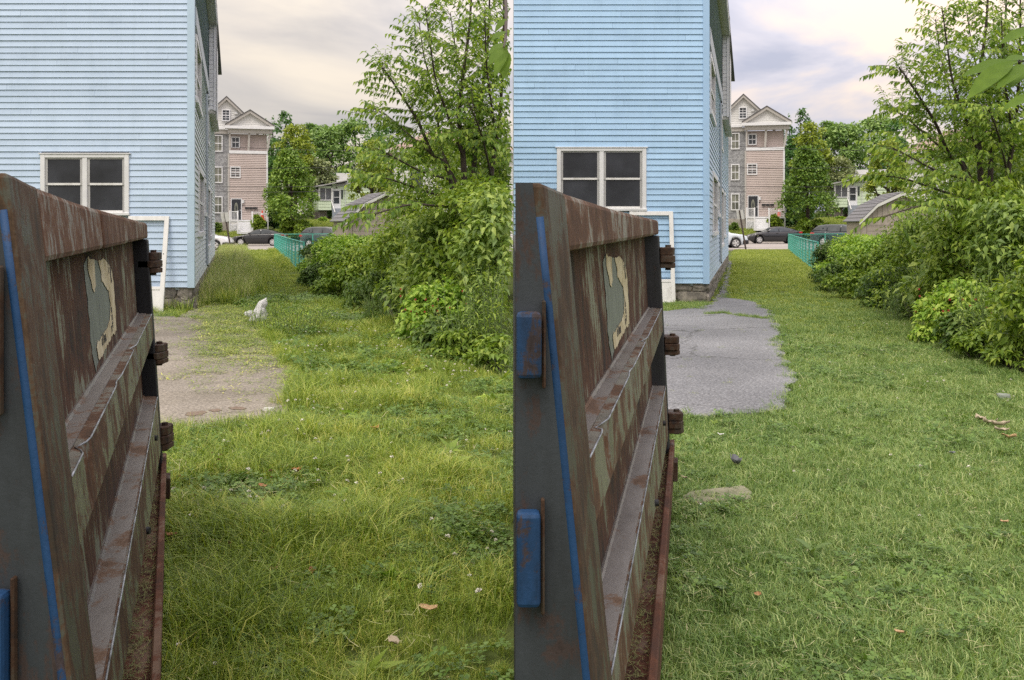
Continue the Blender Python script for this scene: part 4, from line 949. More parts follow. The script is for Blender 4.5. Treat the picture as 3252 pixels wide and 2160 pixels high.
# leaning street sign seen from the back
def street_sign(px0, px1, pyt, label):
    Y = 64.2; b = Vector(((px0 - CX) / F * Y, Y, -0.15)); t = P(px1, pyt, Y); root = thing('street_sign', label, 'sign', b)
    MB(b).tube([b, t], 0.055, 8).build('pole', MATS['rusty_pole'], root)
    ax_ = (t - b).normalized(); o = MB(b); side = Vector((1, 0, 0)); c = t - ax_ * 0.28
    for k, (dx, nm) in enumerate(((-0.13, 'sign_plate'), (0.13, 'sign_plate'))):
        m = MB(b); cc = c + Vector((dx, -0.055 - 0.02 * k, 0))
        a = ax_ * 0.30; s_ = Vector((0.105, 0.05, -0.105 * ax_.x))
        m.hexa([cc - a - s_, cc - a + s_, cc - a + s_ + Vector((0, 0.012, 0)), cc - a - s_ + Vector((0, 0.012, 0)), cc + a - s_, cc + a + s_, cc + a + s_ + Vector((0, 0.012, 0)), cc + a - s_ + Vector((0, 0.012, 0))]); m.build(nm, MATS['sign_back'], root)
street_sign(735, 713, 676, 'grey-backed street sign on a leaning pole behind the tall grass')
street_sign(2370, 2348, 668, 'grey-backed street sign on a leaning pole at the end of the mown lawn')

# green chain-link fences
def fence(dx, label):
    c0 = G(872 + dx, 795); root = thing('chain_link_fence', label, 'fence', c0)
    runs = [(c0, G(927 + dx, 841)), (G(927 + dx, 841), G(965 + dx, 868))]
    cr = (945 + dx - CX) / F * 64.0
    X2 = (1110 + dx - CX) / F * 64.0
    runs.append((c0, Vector((X2, 64.4, 0.02))))
    h = 1.03
    done = []
    def post(p, r=0.032):
        MB(c0).tube([p + Vector((0, 0, -0.25)), p + Vector((0, 0, h + 0.03))], r, 7).build('post', MATS['fence_green'], root)
    for i, (a, b) in enumerate(runs):
        n = max(2, int(round((b - a).length / 2.6)))
        for k in range(n + 1):
            p = a.lerp(b, k / n)
            if all((p - q).length > 0.3 for q in done): post(p); done.append(p)
        MB(c0).tube([a + Vector((0, 0, h)), b + Vector((0, 0, h))], 0.024, 6).build('top_rail', MATS['fence_green'], root)
        d = (b - a); ln = d.length; u = d.normalized(); m = MB(c0); st = 0.12 if i == 2 else 0.24; k = -h
        while k < ln:
            for sg in (0, 1):
                s0, s1 = (k, k + h); z0, z1 = (0.0, h) if sg == 0 else (h, 0.0)
                t0, t1 = max(0.0, -s0 / h), min(1.0, (ln - s0) / h)
                if t1 - t0 > 0.02:
                    A = a + u * (s0 + h * t0) + Vector((0, 0, z0 + (z1 - z0) * t0)); B = a + u * (s0 + h * t1) + Vector((0, 0, z0 + (z1 - z0) * t1))
                    m.tube([A, B], 0.0032, 3, cap=False)
            k += st
        o = m.build('chain_link_mesh', MATS['fence_green'], root); o['kind'] = 'stuff'
    return root
fence(0, 'green chain-link fence along the overgrown yard'); fence(1632, 'green chain-link fence along the mown lawn')

# pale green cottage with a glazed porch
def cottage():
    root = mk_empty('cottage'); S = 30.0
    U = lambda px: (px - 1030) / S
    V = lambda py: (702 - py) / S
    def pb(nm, mt, x0, x1, y0, y1, d0, d1, par=root): return MB().box(U(x0), U(x1), d0, d1, V(y1), V(y0)).build(nm, MATS[mt], par)
    pb('wall', 'green_siding', 1054, 1200, 585, 702, 0.4, 8)
    m = MB(); saw(m, lambda v: U(1054), lambda v: U(1200), V(700), V(590), 0.32, 0.39, 0.03); m.build('green_siding', MATS['green_siding'], root)
    p = mk_empty('porch'); p.parent = root
    pb('porch_wall', 'green_siding', 1012, 1052, 592, 598, 0.0, 3.5, p); pb('porch_wall', 'green_siding', 1012.2, 1052, 598.1, 668, 0.06, 3.5, p)
    m = MB(); saw(m, lambda v: U(1012), lambda v: U(1052), V(668), V(637.5), 0.32, 0.05, 0.03); m.build('green_siding', MATS['green_siding'], p)
    pb('porch_glass', 'window_glass', 1017.5, 1051, 600, 636, 0.02, 0.058, p)
    for x in (1012, 1033.5, 1051): pb('porch_post', 'weathered_white', x, x + (5 if x != 1033.5 else 1.5), 598, 638, -0.02, 0.018, p)
    pb('porch_sill', 'white_paint', 1012, 1053, 635.5, 638, -0.05, 0.019, p)
    for x in np.arange(1019, 1050, 3.2): pb('blind_strip', 'grey_sash', x, x + 0.5, 601, 635, 0.012, 0.0195, p)  # thin grey upright strips over the porch glass
    m = MB(); m.hexa([(U(993), 2.6, V(668)), (U(1012) - 0.002, 0.07, V(668)), (U(1012) - 0.002, 3.4, V(668)), (U(993), 3.4, V(668)), (U(993), 2.6, V(637)), (U(1012) - 0.002, 0.07, V(637)), (U(1012) - 0.002, 3.4, V(637)), (U(993), 3.4, V(637))]); m.build('porch_flank', MATS['green_siding'], p)
    m = MB(); m.hexa([(U(994), 2.6, V(637)), (U(1012) - 0.01, 0.1, V(637)), (U(1012) - 0.01, 3.4, V(637)), (U(994), 3.4, V(637)), (U(994), 2.6, V(598)), (U(1012) - 0.01, 0.1, V(598)), (U(1012) - 0.01, 3.4, V(598)), (U(994), 3.4, V(598))]); m.build('porch_flank_glass', MATS['window_glass'], p)
    pb('crawl_space', 'dark_lattice', 994, 1036, 668.2, 704, 0.5, 3.4, p)
    for k in range(12):
        for sg in (0, 1):
            x = 1012 + k * 4 if sg == 0 else 1012 + k * 4 - 34 * 0.9
            x0, x1 = (x, x + 34 * 0.5) if sg == 0 else (x + 17, x)
            x0, x1 = [min(1038, max(1012, q)) for q in ((1012 + (k - 6) * 4.5, 1012 + (k - 6) * 4.5 + 34) if sg == 0 else (1012 + (k - 6) * 4.5 + 34, 1012 + (k - 6) * 4.5))]
            ya = 669 + (x0 - (1012 + (k - 6) * 4.5)) if sg == 0 else 669 + (1012 + (k - 6) * 4.5 + 34 - x0)
            yb = ya + abs(x1 - x0)
            if abs(x1 - x0) > 2: MB().tube([(U(x0), 0.44 + 0.03 * sg, V(ya)), (U(x1), 0.44 + 0.03 * sg, V(yb))], 0.03, 4).build('lattice_slat', MATS['lattice_wood'], p)
    m = MB(); m.add([(U(1004), -0.5, V(594)), (U(1102), -0.5, V(573)), (U(1102), 3.8, V(569)), (U(996), 3.8, V(588)), (U(1004), -0.5, V(597)), (U(1102), -0.5, V(576)), (U(1102), 3.8, V(572)), (U(996), 3.8, V(591))],
                    [(0, 1, 2, 3), (7, 6, 5, 4), (0, 4, 5, 1), (1, 5, 6, 2), (2, 6, 7, 3), (3, 7, 4, 0)]); m.build('porch_roof', MATS['light_roof'], p)
    m = MB(); m.prism([(0.2, V(588)), (4.2, V(545)), (8.2, V(588)), (8.2, V(591)), (0.2, V(591))], 'x', U(1068), U(1205)); m.build('roof', MATS['light_roof'], root)
    d = mk_empty('door'); d.parent = root
    pb('door_leaf', 'white_paint', 1055, 1081, 601, 663, 0.30, 0.355, d); pb('door_glass', 'window_glass', 1059.5, 1076, 607, 626, 0.28, 0.299, d); pb('door_glass', 'window_glass', 1059.5, 1076, 628.5, 647, 0.28, 0.299, d)
    pb('window', 'window_glass', 1082.5, 1087.5, 604, 632, 0.32, 0.358); pb('downspout', 'white_paint', 1094, 1095.5, 590, 690, 0.25, 0.35)
    pb('landing', 'grey_steps', 1052, 1085, 663, 668, -1.0, 0.3)
    for i in range(5): pb('step', 'grey_steps', 1054, 1080, 668.2 + i * 7, 675 + i * 7, -1.2 - i * 0.3, -0.9 - i * 0.3)
    m = MB(); m.tube([(U(1052), -1.0, V(640)), (U(1062), -2.6, V(676))], 0.05, 5); m.build('hand_rail', MATS['weathered_white'], root)
    m = MB(); m.cyl((U(1068), 0.3, V(597)), 0.09, 'y', 0.15, 8); m.build('porch_lamp', MATS['dark_lattice'], root)
    return root
ct = cottage(); put(ct, 1030, 103, 2.06, az(1030), 'pale green cottage with glazed porch on the bank behind the overgrown yard', 'house')
ct2 = copy_tree(ct); put(ct2, 2668, 103, 2.36, az(2668), 'pale green cottage with glazed porch on the bank behind the mown lawn', 'house')

# barn-roofed wooden shed
def shed():
    root = mk_empty('garden_shed'); W = 1.9; D = 3.6; z0 = 1.62; k1 = (1.18, 2.62); pk = 3.25; ev = (2.0, 1.82)
    prof = [(-W, 0), (W, 0), (W, 1.86), (1.12, 2.62), (0, 3.17), (-1.12, 2.62), (-W, 1.86)]
    m = MB(); m.prism(prof, 'y', 0.02, D); m.build('wall', MATS['shed_wood'], root)
    # vertical boards on the gable, lapped boards below
    x = -W + 0.02
    while x < W - 0.05:
        w = min(0.245, W - 0.02 - x)
        def tp(q): return float(np.interp(abs(q), [0, 1.12, W], [3.14, 2.58, 1.84]))
        zt = min(tp(x), tp(x + w)) if (abs(x) > 0.2) else min(tp(x), tp(x + w))
        if zt > 1.72: MB().add([(x, -0.012, 1.70), (x + w - 0.018, -0.012, 1.70), (x + w - 0.018, -0.012, tp(x + w - 0.018)), (x, -0.012, tp(x)), (x, 0.018, 1.70), (x + w - 0.018, 0.018, 1.70), (x + w - 0.018, 0.018, tp(x + w - 0.018)), (x, 0.018, tp(x))], [(0, 1, 2, 3), (7, 6, 5, 4), (0, 4, 5, 1), (1, 5, 6, 2), (2, 6, 7, 3), (3, 7, 4, 0)]).build('gable_board', MATS['shed_wood'], root)
        x += w
    z = 0.05
    while z < 1.6: MB().box(-W + 0.25, W - 0.25, -0.015, 0.018, z, z + 0.20).build('front_board', MATS['shed_wood'], root); z += 0.212
    MB().box(-W, W, -0.03, 0.016, 1.62, 1.695).build('trim_board', MATS['shed_wood'], root)
    for a in (-W, W - 0.22): MB().box(a, a + 0.22, -0.022, 0.017, 0, 1.615).build('corner_board', MATS['shed_wood'], root)
    for sg in (-1, 1):
        segs = [((0, 3.25), (1.18, 2.68)), ((1.18, 2.68), (2.05, 1.80))]
        for (xa, za), (xb, zb) in segs:
            n = 5 if za < 3 else 6
            for k in range(n):
                t0, t1 = k / n, (k + 1) / n
                A = Vector((sg * (xa + (xb - xa) * t0), 0, za + (zb - za) * t0)); B = Vector((sg * (xa + (xb - xa) * t1), 0, za + (zb - za) * t1))
                nn = Vector((sg * (za - zb), 0, xb - xa)).normalized()
                a0 = A + nn * 0.004; b0 = B + nn * 0.028; m = MB(); y0, y1 = -0.22, D + 0.2
                m.add([(a0.x, y0, a0.z), (b0.x, y0, b0.z), (b0.x, y1, b0.z), (a0.x, y1, a0.z), (A.x, y0, A.z - 0.02), (B.x, y0, B.z - 0.02), (B.x, y1, B.z - 0.02), (A.x, y1, A.z - 0.02)], [(0, 1, 2, 3), (7, 6, 5, 4), (0, 4, 5, 1), (1, 5, 6, 2), (2, 6, 7, 3), (3, 7, 4, 0)]); m.build('shingle_course', MATS['shed_roof'], root)
            A = Vector((sg * xa, 0, za - 0.03)); B = Vector((sg * xb, 0, zb - 0.03)); m = MB(); dn = Vector((0, 0, -0.17))
            m.add([(A.x, -0.25, A.z), (B.x, -0.25, B.z), (B.x, -0.25, B.z - 0.15), (A.x, -0.25, A.z - 0.15), (A.x, -0.221, A.z), (B.x, -0.221, B.z), (B.x, -0.221, B.z - 0.15), (A.x, -0.221, A.z - 0.15)], [(0, 1, 2, 3), (7, 6, 5, 4), (0, 4, 5, 1), (1, 5, 6, 2), (2, 6, 7, 3), (3, 7, 4, 0)]); m.build('barge_board', MATS['white_siding'], root)
    return root
sh = shed(); put(sh, 1226, 48.5, 0, R_(21), 'small tan shed with grey gambrel roof behind the overgrown yard', 'shed')
sh2 = copy_tree(sh); put(sh2, 2864, 48.5, 0, R_(-7.5), 'small tan shed with grey gambrel roof behind the mown lawn', 'shed')

# white house seen through the branches
def white_house():
    root = mk_empty('white_house')
    MB().box(-4.2, 4.2, 0.05, 9, 0, 6.9).build('wall', MATS['white_siding'], root)
    m = MB(); saw(m, lambda v: -4.2, lambda v: 4.2, 0.3, 6.9, 0.2, 0.04, 0.025); m.build('white_siding', MATS['white_siding'], root)
    m = MB(); m.add([(-4.7, -0.5, 6.9), (4.7, -0.5, 6.9), (4.7, 9.5, 6.9), (-4.7, 9.5, 6.9), (-1.5, 3.5, 8.7), (1.5, 3.5, 8.7), (1.5, 5.5, 8.7), (-1.5, 5.5, 8.7)], [(0, 1, 5, 4), (1, 2, 6, 5), (2, 3, 7, 6), (3, 0, 4, 7), (4, 5, 6, 7), (3, 2, 1, 0)]); m.build('roof', MATS['red_roof'], root)
    MB().box(-4.75, 4.75, -0.52, -0.4, 6.72, 6.895).build('fascia', MATS['white_paint'], root)
    for x in (-2.6, 2.6):
        for z in (4.2,):
            wo = mk_empty('window'); wo.parent = root
            MB().box(x - 0.55, x + 0.55, -0.05, 0.01, z, z + 1.6).build('casing', MATS['white_paint'], wo); MB().box(x - 0.42, x + 0.42, -0.07, -0.051, z + 0.12, z + 1.48).build('pane', MATS['window_glass'], wo)
    return root
wh = white_house(); put(wh, 1440, 70, 0, az(1440), 'white house with a reddish hip roof seen through the branches over the overgrown yard', 'house')
wh2 = copy_tree(wh); put(wh2, 3080, 70, 0, az(3080), 'white house with a reddish hip roof seen through the branches over the mown lawn', 'house')

# overhead wires along the street
for i, (ya, yb, Y, nm) in enumerate(((462, 470, 88, 'top'), (532, 500, 80, 'second'), (592, 560, 83, 'third'), (608, 575, 79, 'lowest'))):
    for dx, wh_ in ((0, 'overgrown yard'), (1640, 'mown lawn')):
        x0, x1 = (640, 1600) if dx == 0 else (2290, 3300)
        a, b = P(x0, ya, Y), P(x1, yb, Y); pts = []
        for k in range(25):
            t = k / 24; q = a.lerp(b, t); q.z -= 4 * t * (1 - t) * 0.35; pts.append(q)
        m = MB(a); m.tube(pts, 0.017, 4); o = m.build('utility_wire', MATS['cable_black']); o.location = a
        tag(o, nm + ' black utility wire strung along the street beyond the ' + wh_, 'wire', 'utility wires')
# ------------------------------------------------------------------ foliage
leafmat('leaf_bright', [(0.0, (0.086, 0.155, 0.018)), (0.5, (0.155, 0.250, 0.030)), (1.0, (0.276, 0.360, 0.060))], patch=0.5, gain=1.85)
leafmat('leaf_mid', [(0.0, (0.063, 0.105, 0.014)), (0.5, (0.106, 0.165, 0.022)), (1.0, (0.190, 0.240, 0.036))], patch=0.5, gain=1.85)
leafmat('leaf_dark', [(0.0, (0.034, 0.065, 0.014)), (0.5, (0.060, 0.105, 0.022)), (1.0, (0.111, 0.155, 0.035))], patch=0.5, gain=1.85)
leafmat('leaf_yellow', [(0.0, (0.105, 0.204, 0.021)), (0.5, (0.202, 0.323, 0.043)), (1.0, (0.339, 0.425, 0.085))], patch=0.3)
leafmat('leaf_blue', [(0.0, (0.083, 0.130, 0.036)), (0.5, (0.138, 0.200, 0.048)), (1.0, (0.235, 0.290, 0.072))], patch=0.4, gain=1.85)
leafmat('leaf_tree', [(0.0, (0.046, 0.090, 0.015)), (0.5, (0.091, 0.150, 0.024)), (1.0, (0.208, 0.270, 0.050))], patch=0.7, pscale=0.9, trans=0.45, gain=1.85)
leafmat('far_maple', [(0.0, (0.055, 0.105, 0.018)), (0.5, (0.105, 0.18, 0.028)), (1.0, (0.19, 0.27, 0.05))], patch=0.4, pscale=0.5, trans=0.3, gain=1.6)
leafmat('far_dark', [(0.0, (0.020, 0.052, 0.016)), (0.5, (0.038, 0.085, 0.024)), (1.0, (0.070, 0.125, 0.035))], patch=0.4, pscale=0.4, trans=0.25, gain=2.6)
leafmat('far_mid', [(0.0, (0.042, 0.080, 0.022)), (0.5, (0.074, 0.125, 0.034)), (1.0, (0.126, 0.180, 0.055))], patch=0.4, pscale=0.4, trans=0.25, gain=2.6)
leafmat('far_yellow', [(0.0, (0.11, 0.155, 0.02)), (0.5, (0.20, 0.25, 0.035)), (1.0, (0.33, 0.36, 0.06))], patch=0.4, pscale=0.5, trans=0.3, gain=1.6)
leafmat('far_olive', [(0.0, (0.07, 0.085, 0.045)), (0.5, (0.105, 0.125, 0.06)), (1.0, (0.16, 0.175, 0.085))], patch=0.4, pscale=0.5, trans=0.25, gain=2.6)
leafmat('leaf_large', [(0.0, (0.10, 0.17, 0.022)), (0.5, (0.16, 0.25, 0.035)), (1.0, (0.22, 0.31, 0.05))], trans=0.5, rough=0.6, spec=0.2, patch=1.2, pscale=14)
nmat('bark', [(0.3, (0.035, 0.026, 0.022)), (0.7, (0.085, 0.065, 0.055))], scale=9, vs=(1, 1, 0.3), rough=0.9, bmp=0.5)
nmat('green_stem', [(0.3, (0.10, 0.16, 0.05)), (0.7, (0.17, 0.22, 0.09))], scale=9, rough=0.7)

def nrm(a): return a / (np.linalg.norm(a, axis=-1, keepdims=True) + 1e-9)
def leaf_obj(name, c, d, up, ln, wd, mat, parent=None, org=(0, 0, 0), rng=None, fold=0.18, droop=0.25, rnd=None, wide=0.42):
    """leaves: base point c, axis d, facing up; four triangles each"""
    n = len(c); d = nrm(d); s = nrm(np.cross(d, up)); u = nrm(np.cross(s, d)); c = c - np.asarray(org)[None, :]
    ln = np.broadcast_to(ln, (n,))[:, None]; wd = np.broadcast_to(wd, (n,))[:, None]
    v = np.empty((n, 5, 3), np.float32)
    v[:, 0] = c
    v[:, 1] = c + d * ln * wide + s * wd * 0.5 + u * ln * fold * 0.5
    v[:, 2] = c + d * ln * wide - s * wd * 0.5 + u * ln * fold * 0.5
    v[:, 3] = c + d * ln * 0.52 - u * ln * 0.02
    v[:, 4] = c + d * ln - u * ln * droop
    t = np.array([[0, 2, 3], [0, 3, 1], [3, 2, 4], [3, 4, 1]], np.int32)
    return tri_obj(name, v, t, mat, parent, rnd if rnd is not None else (rng or np.random.default_rng(1)).random(n))
def tri_obj(name, v, t, mat, parent, rnd):
    n, k = v.shape[:2]; nt = len(t)
    idx = (np.arange(n, dtype=np.int32)[:, None, None] * k + t[None]).reshape(-1)
    me = bpy.data.meshes.new(name); me.vertices.add(n * k); me.vertices.foreach_set('co', v.reshape(-1).astype(np.float32))
    me.loops.add(n * nt * 3); me.loops.foreach_set('vertex_index', idx)
    me.polygons.add(n * nt); me.polygons.foreach_set('loop_start', np.arange(0, n * nt * 3, 3, dtype=np.int32))
    me.update(calc_edges=True)
    a = me.attributes.new('rnd', 'FLOAT', 'POINT'); a.data.foreach_set('value', np.repeat(rnd.astype(np.float32), k))
    return link(name, me, MATS[mat], parent) if parent is not False else me

def lobes_foliage(rng, lobes, n, squash=0.8):
    """points on the upper skins of many small clumps; lobes (k,4): centre and radius"""
    w = lobes[:, 3] ** 2; i = rng.choice(len(lobes), n, p=w / w.sum())
    q = nrm(rng.normal(size=(n, 3))); q[:, 2] = np.where(q[:, 2] < -0.35, -q[:, 2], q[:, 2])
    r = lobes[i, 3] * (0.72 + 0.38 * rng.random(n)) * np.where(rng.random(n) < 0.15, 0.6, 1.0)
    p = lobes[i, :3] + q * r[:, None] * np.array([1, 1, squash])
    return p, q

# ---- far trees
def far_tree(name, h, rx, mat, seed, n=4500, leaf=0.26, base=0.25, shape='round', trunk_r=0.16, lobe=0.24, nl=60):
    rng = np.random.default_rng(seed); root = mk_empty(name)
    L = []
    for k in range(nl if shape not in ('spire', 'cone') else nl * 2):
        t = rng.random() ** 0.8
        if shape == 'round': prof = math.sin(math.pi * min(1, (0.12 + 0.84 * t))) ** 0.6
        elif shape == 'cone': prof = (1 - t) ** 0.75 * (0.72 + 0.5 * min(1, t * 3.5)) + 0.10
        elif shape == 'spire': prof = (1 - t) ** 0.8 * 1.0 + 0.06
        else: prof = (0.55 + 0.6 * t) * (1 - t ** 3.5) + 0.05
        a = rng.random() * 6.283; rr = rx * prof * (0.35 + 0.6 * rng.random() ** 0.5)
        L.append((math.cos(a) * rr, math.sin(a) * rr, h * (base + (1 - base) * t * 0.97), rx * lobe * (0.6 + 0.8 * rng.random()) * (1 if shape != 'spire' else (1.05 - 0.88 * t))))
    L = np.array(L); p, q = lobes_foliage(rng, L, n)
    d = nrm(q + rng.normal(size=q.shape) * 0.6 + np.array([0, 0, -0.35])); up = nrm(q * 0.6 + np.array([0, 0, 0.8]) + rng.normal(size=q.shape) * 0.35)
    ln = leaf * (0.6 + 0.8 * rng.random(n))
    o = leaf_obj('crown', p, d, up, ln, ln * 0.75, mat, root, rng=rng); o['kind'] = 'stuff'
    m = MB(); m.tube([(0, 0, -0.3), (0.05 * rx, 0, h * 0.35), (0, 0.03 * rx, h * 0.85)], [trunk_r, trunk_r * 0.75, trunk_r * 0.2], 7); m.build('trunk', MATS['bark'], root)
    for k in range(9):
        b = L[rng.integers(len(L))]; z = h * (0.25 + 0.5 * rng.random())
        m = MB(); m.tube([(0.03 * rx, 0, min(z, b[2] * 0.85)), (b[0] * 0.55, b[1] * 0.55, (min(z, b[2] * 0.85) + b[2]) / 2), tuple(b[:3])], [trunk_r * 0.45, trunk_r * 0.3, 0.02], 5); m.build('limb', MATS['bark'], root)
    return root
trees = [  # px, py of top, Y, crown half-width in px, kind, name, label, leaf count
    (922, 485, 91, 82, 'far_maple', 'cone', 'maple_tree', 'bright green young maple beside the pink apartment house', 9500, 0.16, 0.24),
    (905, 345, 118, 85, 'far_dark', 'spire', 'conifer_tree', 'tall dark pointed tree rising above the pink apartment house', 7500, 0.20, 0.30),
    (866, 360, 121, 30, 'far_dark', 'spire', 'conifer_tree', 'slim dark spire tree close to the apartment gable', 2200, 0.20, 0.26),
    (843, 368, 124, 26, 'far_dark', 'spire', 'conifer_tree', 'thin dark evergreen tip peeking over the apartment roof', 1800, 0.20, 0.26),
    (936, 400, 106, 62, 'far_yellow', 'round', 'tree', 'yellow-green slender tree above the bright maple', 4500, 0.25, 0.26),
    (985, 400, 116, 70, 'far_mid', 'vase', 'tree', 'grey-green tree filling the gap right of the maple', 5000, 0.2, 0.30),
    (1045, 412, 112, 85, 'far_mid', 'round', 'tree', 'broad mid-green tree standing behind the green cottage porch', 6000, 0.2, 0.30),
    (1140, 395, 115, 110, 'far_mid', 'round', 'tree', 'wide rounded tree behind the green cottage roof', 7500, 0.2, 0.32),
    (1235, 388, 108, 85, 'far_dark', 'round', 'tree', 'dark rounded tree behind the white house gable', 5500, 0.2, 0.30),
    (1060, 560, 109, 75, 'far_dark', 'round', 'tree', 'low dark tree filling in behind the green cottage', 4500, 0.1, 0.28),
    (1020, 505, 106, 55, 'far_olive', 'round', 'tree', 'greyish olive tree beside the bright maple', 3500, 0.2, 0.26),
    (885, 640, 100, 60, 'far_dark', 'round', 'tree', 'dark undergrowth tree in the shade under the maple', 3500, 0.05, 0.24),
    (1178, 445, 62, 65, 'far_yellow', 'round', 'tree', 'lime green tree growing right behind the tan shed', 6500, 0.15, 0.15),
]
for k, (px, pt, Y, hwp, mt, shp, nm, lab, nlf, bs_, lf) in enumerate(trees):
    x = (px - CX) / F * Y; zg = ground_z(x, Y); h = H - (pt - HZ) / F * Y - zg
    t = far_tree(nm, h, hwp / F * Y, mt, 100 + k, nlf, lf, bs_, shp, trunk_r=0.12 + 0.012 * h); t.location = (x, Y, zg); tag(t, lab + ', past the overgrown yard', 'tree', 'trees beyond the street')
    c = copy_tree(t); px2 = px + 1641; x = (px2 - CX) / F * Y; c.location = (x, Y, ground_z(x, Y) + 0.0); c.rotation_euler = (0, 0, 0.5 + k); tag(c, lab + ', past the mown lawn', 'tree', 'trees beyond the street')
# wooded hillside far behind everything
def backdrop_shrub(px, py_top, Y, hwp, mt, nm, lab, seed, n=2500, leaf=0.2):
    x = (px - CX) / F * Y; zg = ground_z(x, Y); h = H - (py_top - HZ) / F * Y - zg
    t = far_tree(nm, h, hwp / F * Y, mt, seed, n, leaf, 0.05, 'round', 0.05, nl=30); t.location = (x, Y, zg); tag(t, lab, 'bush'); return t
for dx, wh_ in ((0, 'past the overgrown yard'), (1641, 'past the mown lawn')):
    backdrop_shrub(820 + dx, 687, 92.6, 20, 'leaf_mid', 'bush', 'leafy bush beside the apartment porch steps, ' + wh_, 301)
    backdrop_shrub(690 + dx, 712, 93, 14, 'leaf_dark', 'bush', 'small dark bush at the apartment foundation, ' + wh_, 302, 900)
    backdrop_shrub(940 + dx, 705, 90.2, 55, 'leaf_mid', 'bush', 'spreading bush at the foot of the bright maple, ' + wh_, 303, 4500)
    backdrop_shrub(1025 + dx, 694, 98, 12, 'leaf_yellow', 'bush', 'little rounded bush below the green cottage porch, ' + wh_, 304, 900)

# ---- shrubs of the wild hedge
def shrub(px, Y, rx, h, mat, seed, name, label, n=2200, leaf=0.085, xmax=None, ry=None, ratio=0.55, style='lobes', dx=0):
    rng = np.random.default_rng(seed); x0 = (px + dx - CX) / F * Y; ry = ry or rx
    root = thing(name, label, 'shrub', (x0, Y, 0), 0, 'wild shrubs of the hedge'); org = np.array([x0, Y, 0.0])
    nl = 46; L = []
    for k in range(nl):
        a = rng.random() * 6.283; t = rng.random() ** 0.75; prof = math.sqrt(max(0.05, 1 - (t * 0.97) ** 2.2)); rr = prof * (0.45 + 0.55 * rng.random() ** 0.5)
        L.append((math.cos(a) * rr * rx, math.sin(a) * rr * ry, h * (0.08 + 0.74 * t), 0.20 * (rx + h) * 0.5 * (0.6 + 0.8 * rng.random())))
    L = np.array(L); p, q = lobes_foliage(rng, L, n, 0.75)
    d = nrm(q * np.array([1, 1, 0.3]) + rng.normal(size=q.shape) * 0.55 + np.array([0, 0, -0.45])); up = nrm(q * 0.5 + np.array([0, 0, 0.9]) + rng.normal(size=q.shape) * 0.3)
    keep = p[:, 2] > 0.02
    p = p + org
    if xmax is not None: keep &= p[:, 0] < xmax - 0.05
    p, d, up = p[keep], d[keep], up[keep]; n = len(p); ln = leaf * (0.55 + 0.8 * rng.random(n))
    o = leaf_obj('foliage', p, d, up, ln, ln * ratio, mat, root, org, rng); o['kind'] = 'stuff'
    for k in range(14):
        b = L[rng.integers(nl)]; s0 = (b[0] * 0.25, b[1] * 0.25, 0.0)
        if xmax is not None and b[0] + x0 > xmax - 0.04: continue
        m = MB(); m.tube([s0, (b[0] * 0.6, b[1] * 0.6, b[2] * 0.6), (b[0], b[1], b[2])], [0.012, 0.009, 0.004], 5); m.build('stem', MATS['green_stem' if k % 2 else 'bark'], root)
    return root
def stand(px, Y, rx, h, mat, seed, name, label, nst=60, leaf=0.09, ratio=0.2, dx=0, xmax=None, ry=None, step=0.035, cat='plant', group='upright weeds', lean=0.25, low=0.15):
    """upright stalks with narrow leaves set round them"""
    rng = np.random.default_rng(seed); x0 = (px + dx - CX) / F * Y; ry = ry or rx; root = thing(name, label, cat, (x0, Y, 0), 0, group); org = np.array([x0, Y, 0.0])
    C, D, Ln = [], [], []; st = MB()
    for k in range(nst):
        a = rng.random() * 6.283; r = math.sqrt(rng.random()); b = np.array([math.cos(a) * r * rx, math.sin(a) * r * ry, 0]); hh = h * (0.6 + 0.45 * rng.random()) * (1 - 0.2 * r)
        tip = b + np.array([rng.normal() * lean * hh * 0.5 + b[0] * 0.25, rng.normal() * lean * hh * 0.5, hh])
        if xmax is not None and max(b[0], tip[0]) + x0 > xmax - 0.06: continue
        st.tube([tuple(b), tuple((b + tip) / 2 + np.array([0, 0, 0.03 * hh])), tuple(tip)], [0.0045, 0.0035, 0.0015], 4)
        z = low * hh; ang = rng.random() * 6
        while z < hh:
            t = z / hh; c = b + (tip - b) * t; ang += 2.4; up_ = 0.55 if t < 0.85 else 1.4
            C.append(c); D.append([math.cos(ang), math.sin(ang), up_ - 0.55 + 0.25 * rng.normal()]); Ln.append(leaf * (0.65 + 0.5 * rng.random()) * (1 - 0.55 * max(0, t - 0.6) / 0.4)); z += step * (0.7 + 0.6 * rng.random())
    C, D, Ln = np.array(C), nrm(np.array(D)), np.array(Ln); n = len(C)
    if xmax is not None:
        kp = C[:, 0] + x0 + D[:, 0] * Ln < xmax - 0.01; C, D, Ln = C[kp], D[kp], Ln[kp]; n = len(C)
    up = np.tile([0, 0, 1.0], (n, 1)) + rng.normal(size=(n, 3)) * 0.25
    o = leaf_obj('leaves', C + org, D, up, Ln, Ln * ratio, mat, root, org, rng, fold=0.1, droop=0.35); o['kind'] = 'stuff'
    st.build('stalks', MATS['green_stem'], root)['kind'] = 'stuff'
    return root
